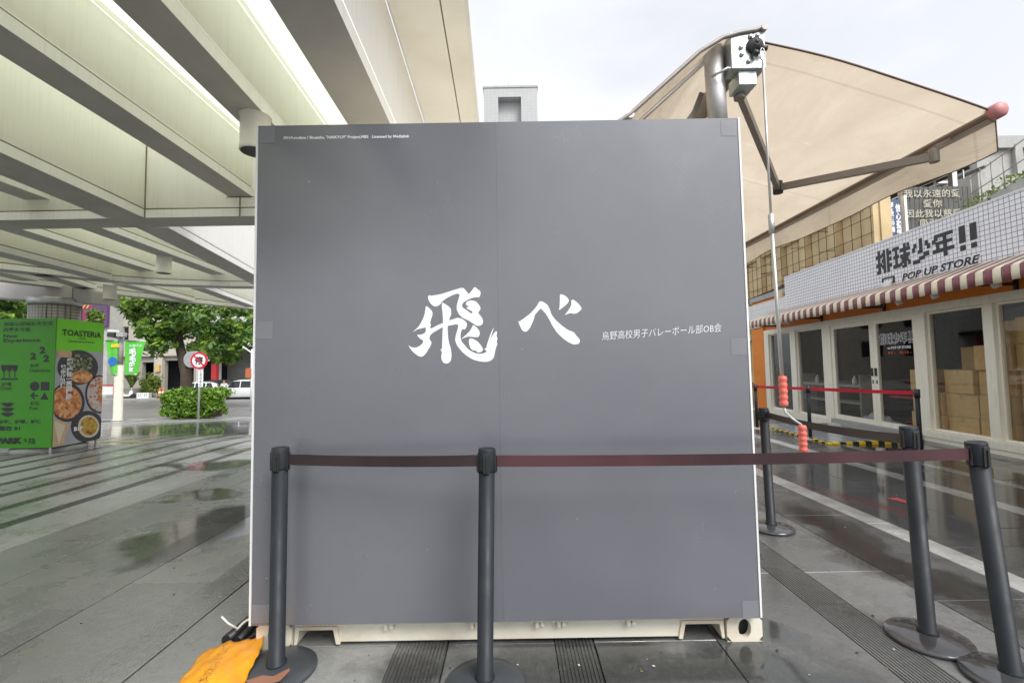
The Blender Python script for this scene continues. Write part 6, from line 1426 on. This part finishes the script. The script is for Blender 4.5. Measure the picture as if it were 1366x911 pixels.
# cones, planters and pots across the street
for i, u in enumerate((213, 217.5)):
    q = at(u, 522, 41.6); t = thing('traffic_cone', ('orange traffic cone left of its twin by the arcade', 'orange traffic cone right of its twin by the arcade')[i], 'traffic cone', (q.x, 41.6, sz0), 0, 'orange traffic cones by the arcade')
    c = MB(); c.box(-0.2, 0.2, -0.2, 0.2, 0, 0.04); c.build('base', M['tyre'], t); c = MB(); c.lathe([(0.16, 0.04), (0.045, 0.95), (0.001, 0.96)], (0,0,0), 16); c.build('body', M['cone'], t)
    c = MB(); c.lathe([(0.118, 0.42), (0.09, 0.62)], (0,0,0), 16); c.build('reflective_band', M['white'], t)
q = at(175, 524, 43); t = thing('potted_palm', 'yellow green palm in a wide stone pot by the arcade', 'potted plant', (q.x, 43, sz0))
c = MB(); c.lathe([(0.6, 0), (0.7, 0.3), (0.95, 0.85), (1.0, 0.9), (0.85, 0.9), (0.8, 0.8), (0.001, 0.8)], (0,0,0), 24); c.build('pot', M['stone_dark'], t)
c = MB()
for k_ in range(26):
    a_ = k_*2.4; r_ = 0.7+0.5*random.random(); h_ = 0.7+random.random()*0.6; pr = None
    for s_ in range(6):
        f = s_/5; ctr = Vector((cos(a_)*r_*f, sin(a_)*r_*f, 0.9+h_*sin(f*2.2)*1.3)); sd_ = Vector((-sin(a_), cos(a_), 0))*0.14*sin(pi*(0.15+0.85*f))
        cur = (tuple(ctr-sd_), tuple(ctr+sd_)); 
        if pr: c.add([pr[0], pr[1], cur[1], cur[0]], [(0,1,2,3)])
        pr = cur
c.build('frond', M['leaf_pot'], t, fix=False)
for i, u in enumerate((192, 199, 206)):
    q = at(u, 518, 43.2); t = thing('potted_shrub', ('dark green shrub in a pot nearest the palm', 'taller pale green shrub between the palm and pillar', 'green shrub in a pot nearest the stone pillar')[i], 'potted plant', (q.x, 43.4, sz0), 0, 'potted shrubs by the arcade')
    h_ = (1.1, 1.6, 1.5)[i]; c = MB(); leaves(c, [(random.uniform(-0.25,0.25), random.uniform(-0.25,0.25), 0.5+h_*random.random(), 0.35) for _ in range(22)], 40, (1,1,1), 0.1); c.build('foliage', M['leaf_pot'], t, fix=False)
    c = MB(); c.lathe([(0.22, 0), (0.3, 0.45), (0.26, 0.45), (0.001, 0.42)], (0,0,0), 16); c.build('pot', M['stone_dark'], t)
for i, u in enumerate((188.5, 196.5)):
    q = at(u, 524, 42.4); t = thing('white_planter', ('white planter box left of the other before the shrubs', 'white planter box right of the other before the shrubs')[i], 'planter', (q.x, 42.4, sz0), 0, 'white planter boxes before the shrubs')
    c = MB(); wall_holes(c, -0.26, 0.26, 0.0, 0.5, -0.2, -0.17, [(-0.16, -0.04, 0.1, 0.4), (0.04, 0.16, 0.1, 0.4)]); c.build('front', M['white'], t)
    c = MB(); c.box(-0.26, 0.26, -0.169, 0.2, 0.0, 0.48); c.build('box', M['concrete'], t)
q = at(141.5, 516, 42.5); t = thing('notice_stand', 'white notice stand with magenta frame beside the parked scooter', 'notice stand', (q.x-0.1, 42.6, sz0))
c = MB(); c.tube([(-0.75,0,0.0),(-0.75,0,1.15),(-0.65,0,1.25),(0.65,0,1.25),(0.75,0,1.15),(0.75,0,0.0)], 0.06, 8); c.build('frame', M['sign_red'], t); c = MB(); c.box(-0.68, 0.68, -0.02, 0.02, 0.35, 1.1); c.build('notice_board', M['white'], t)
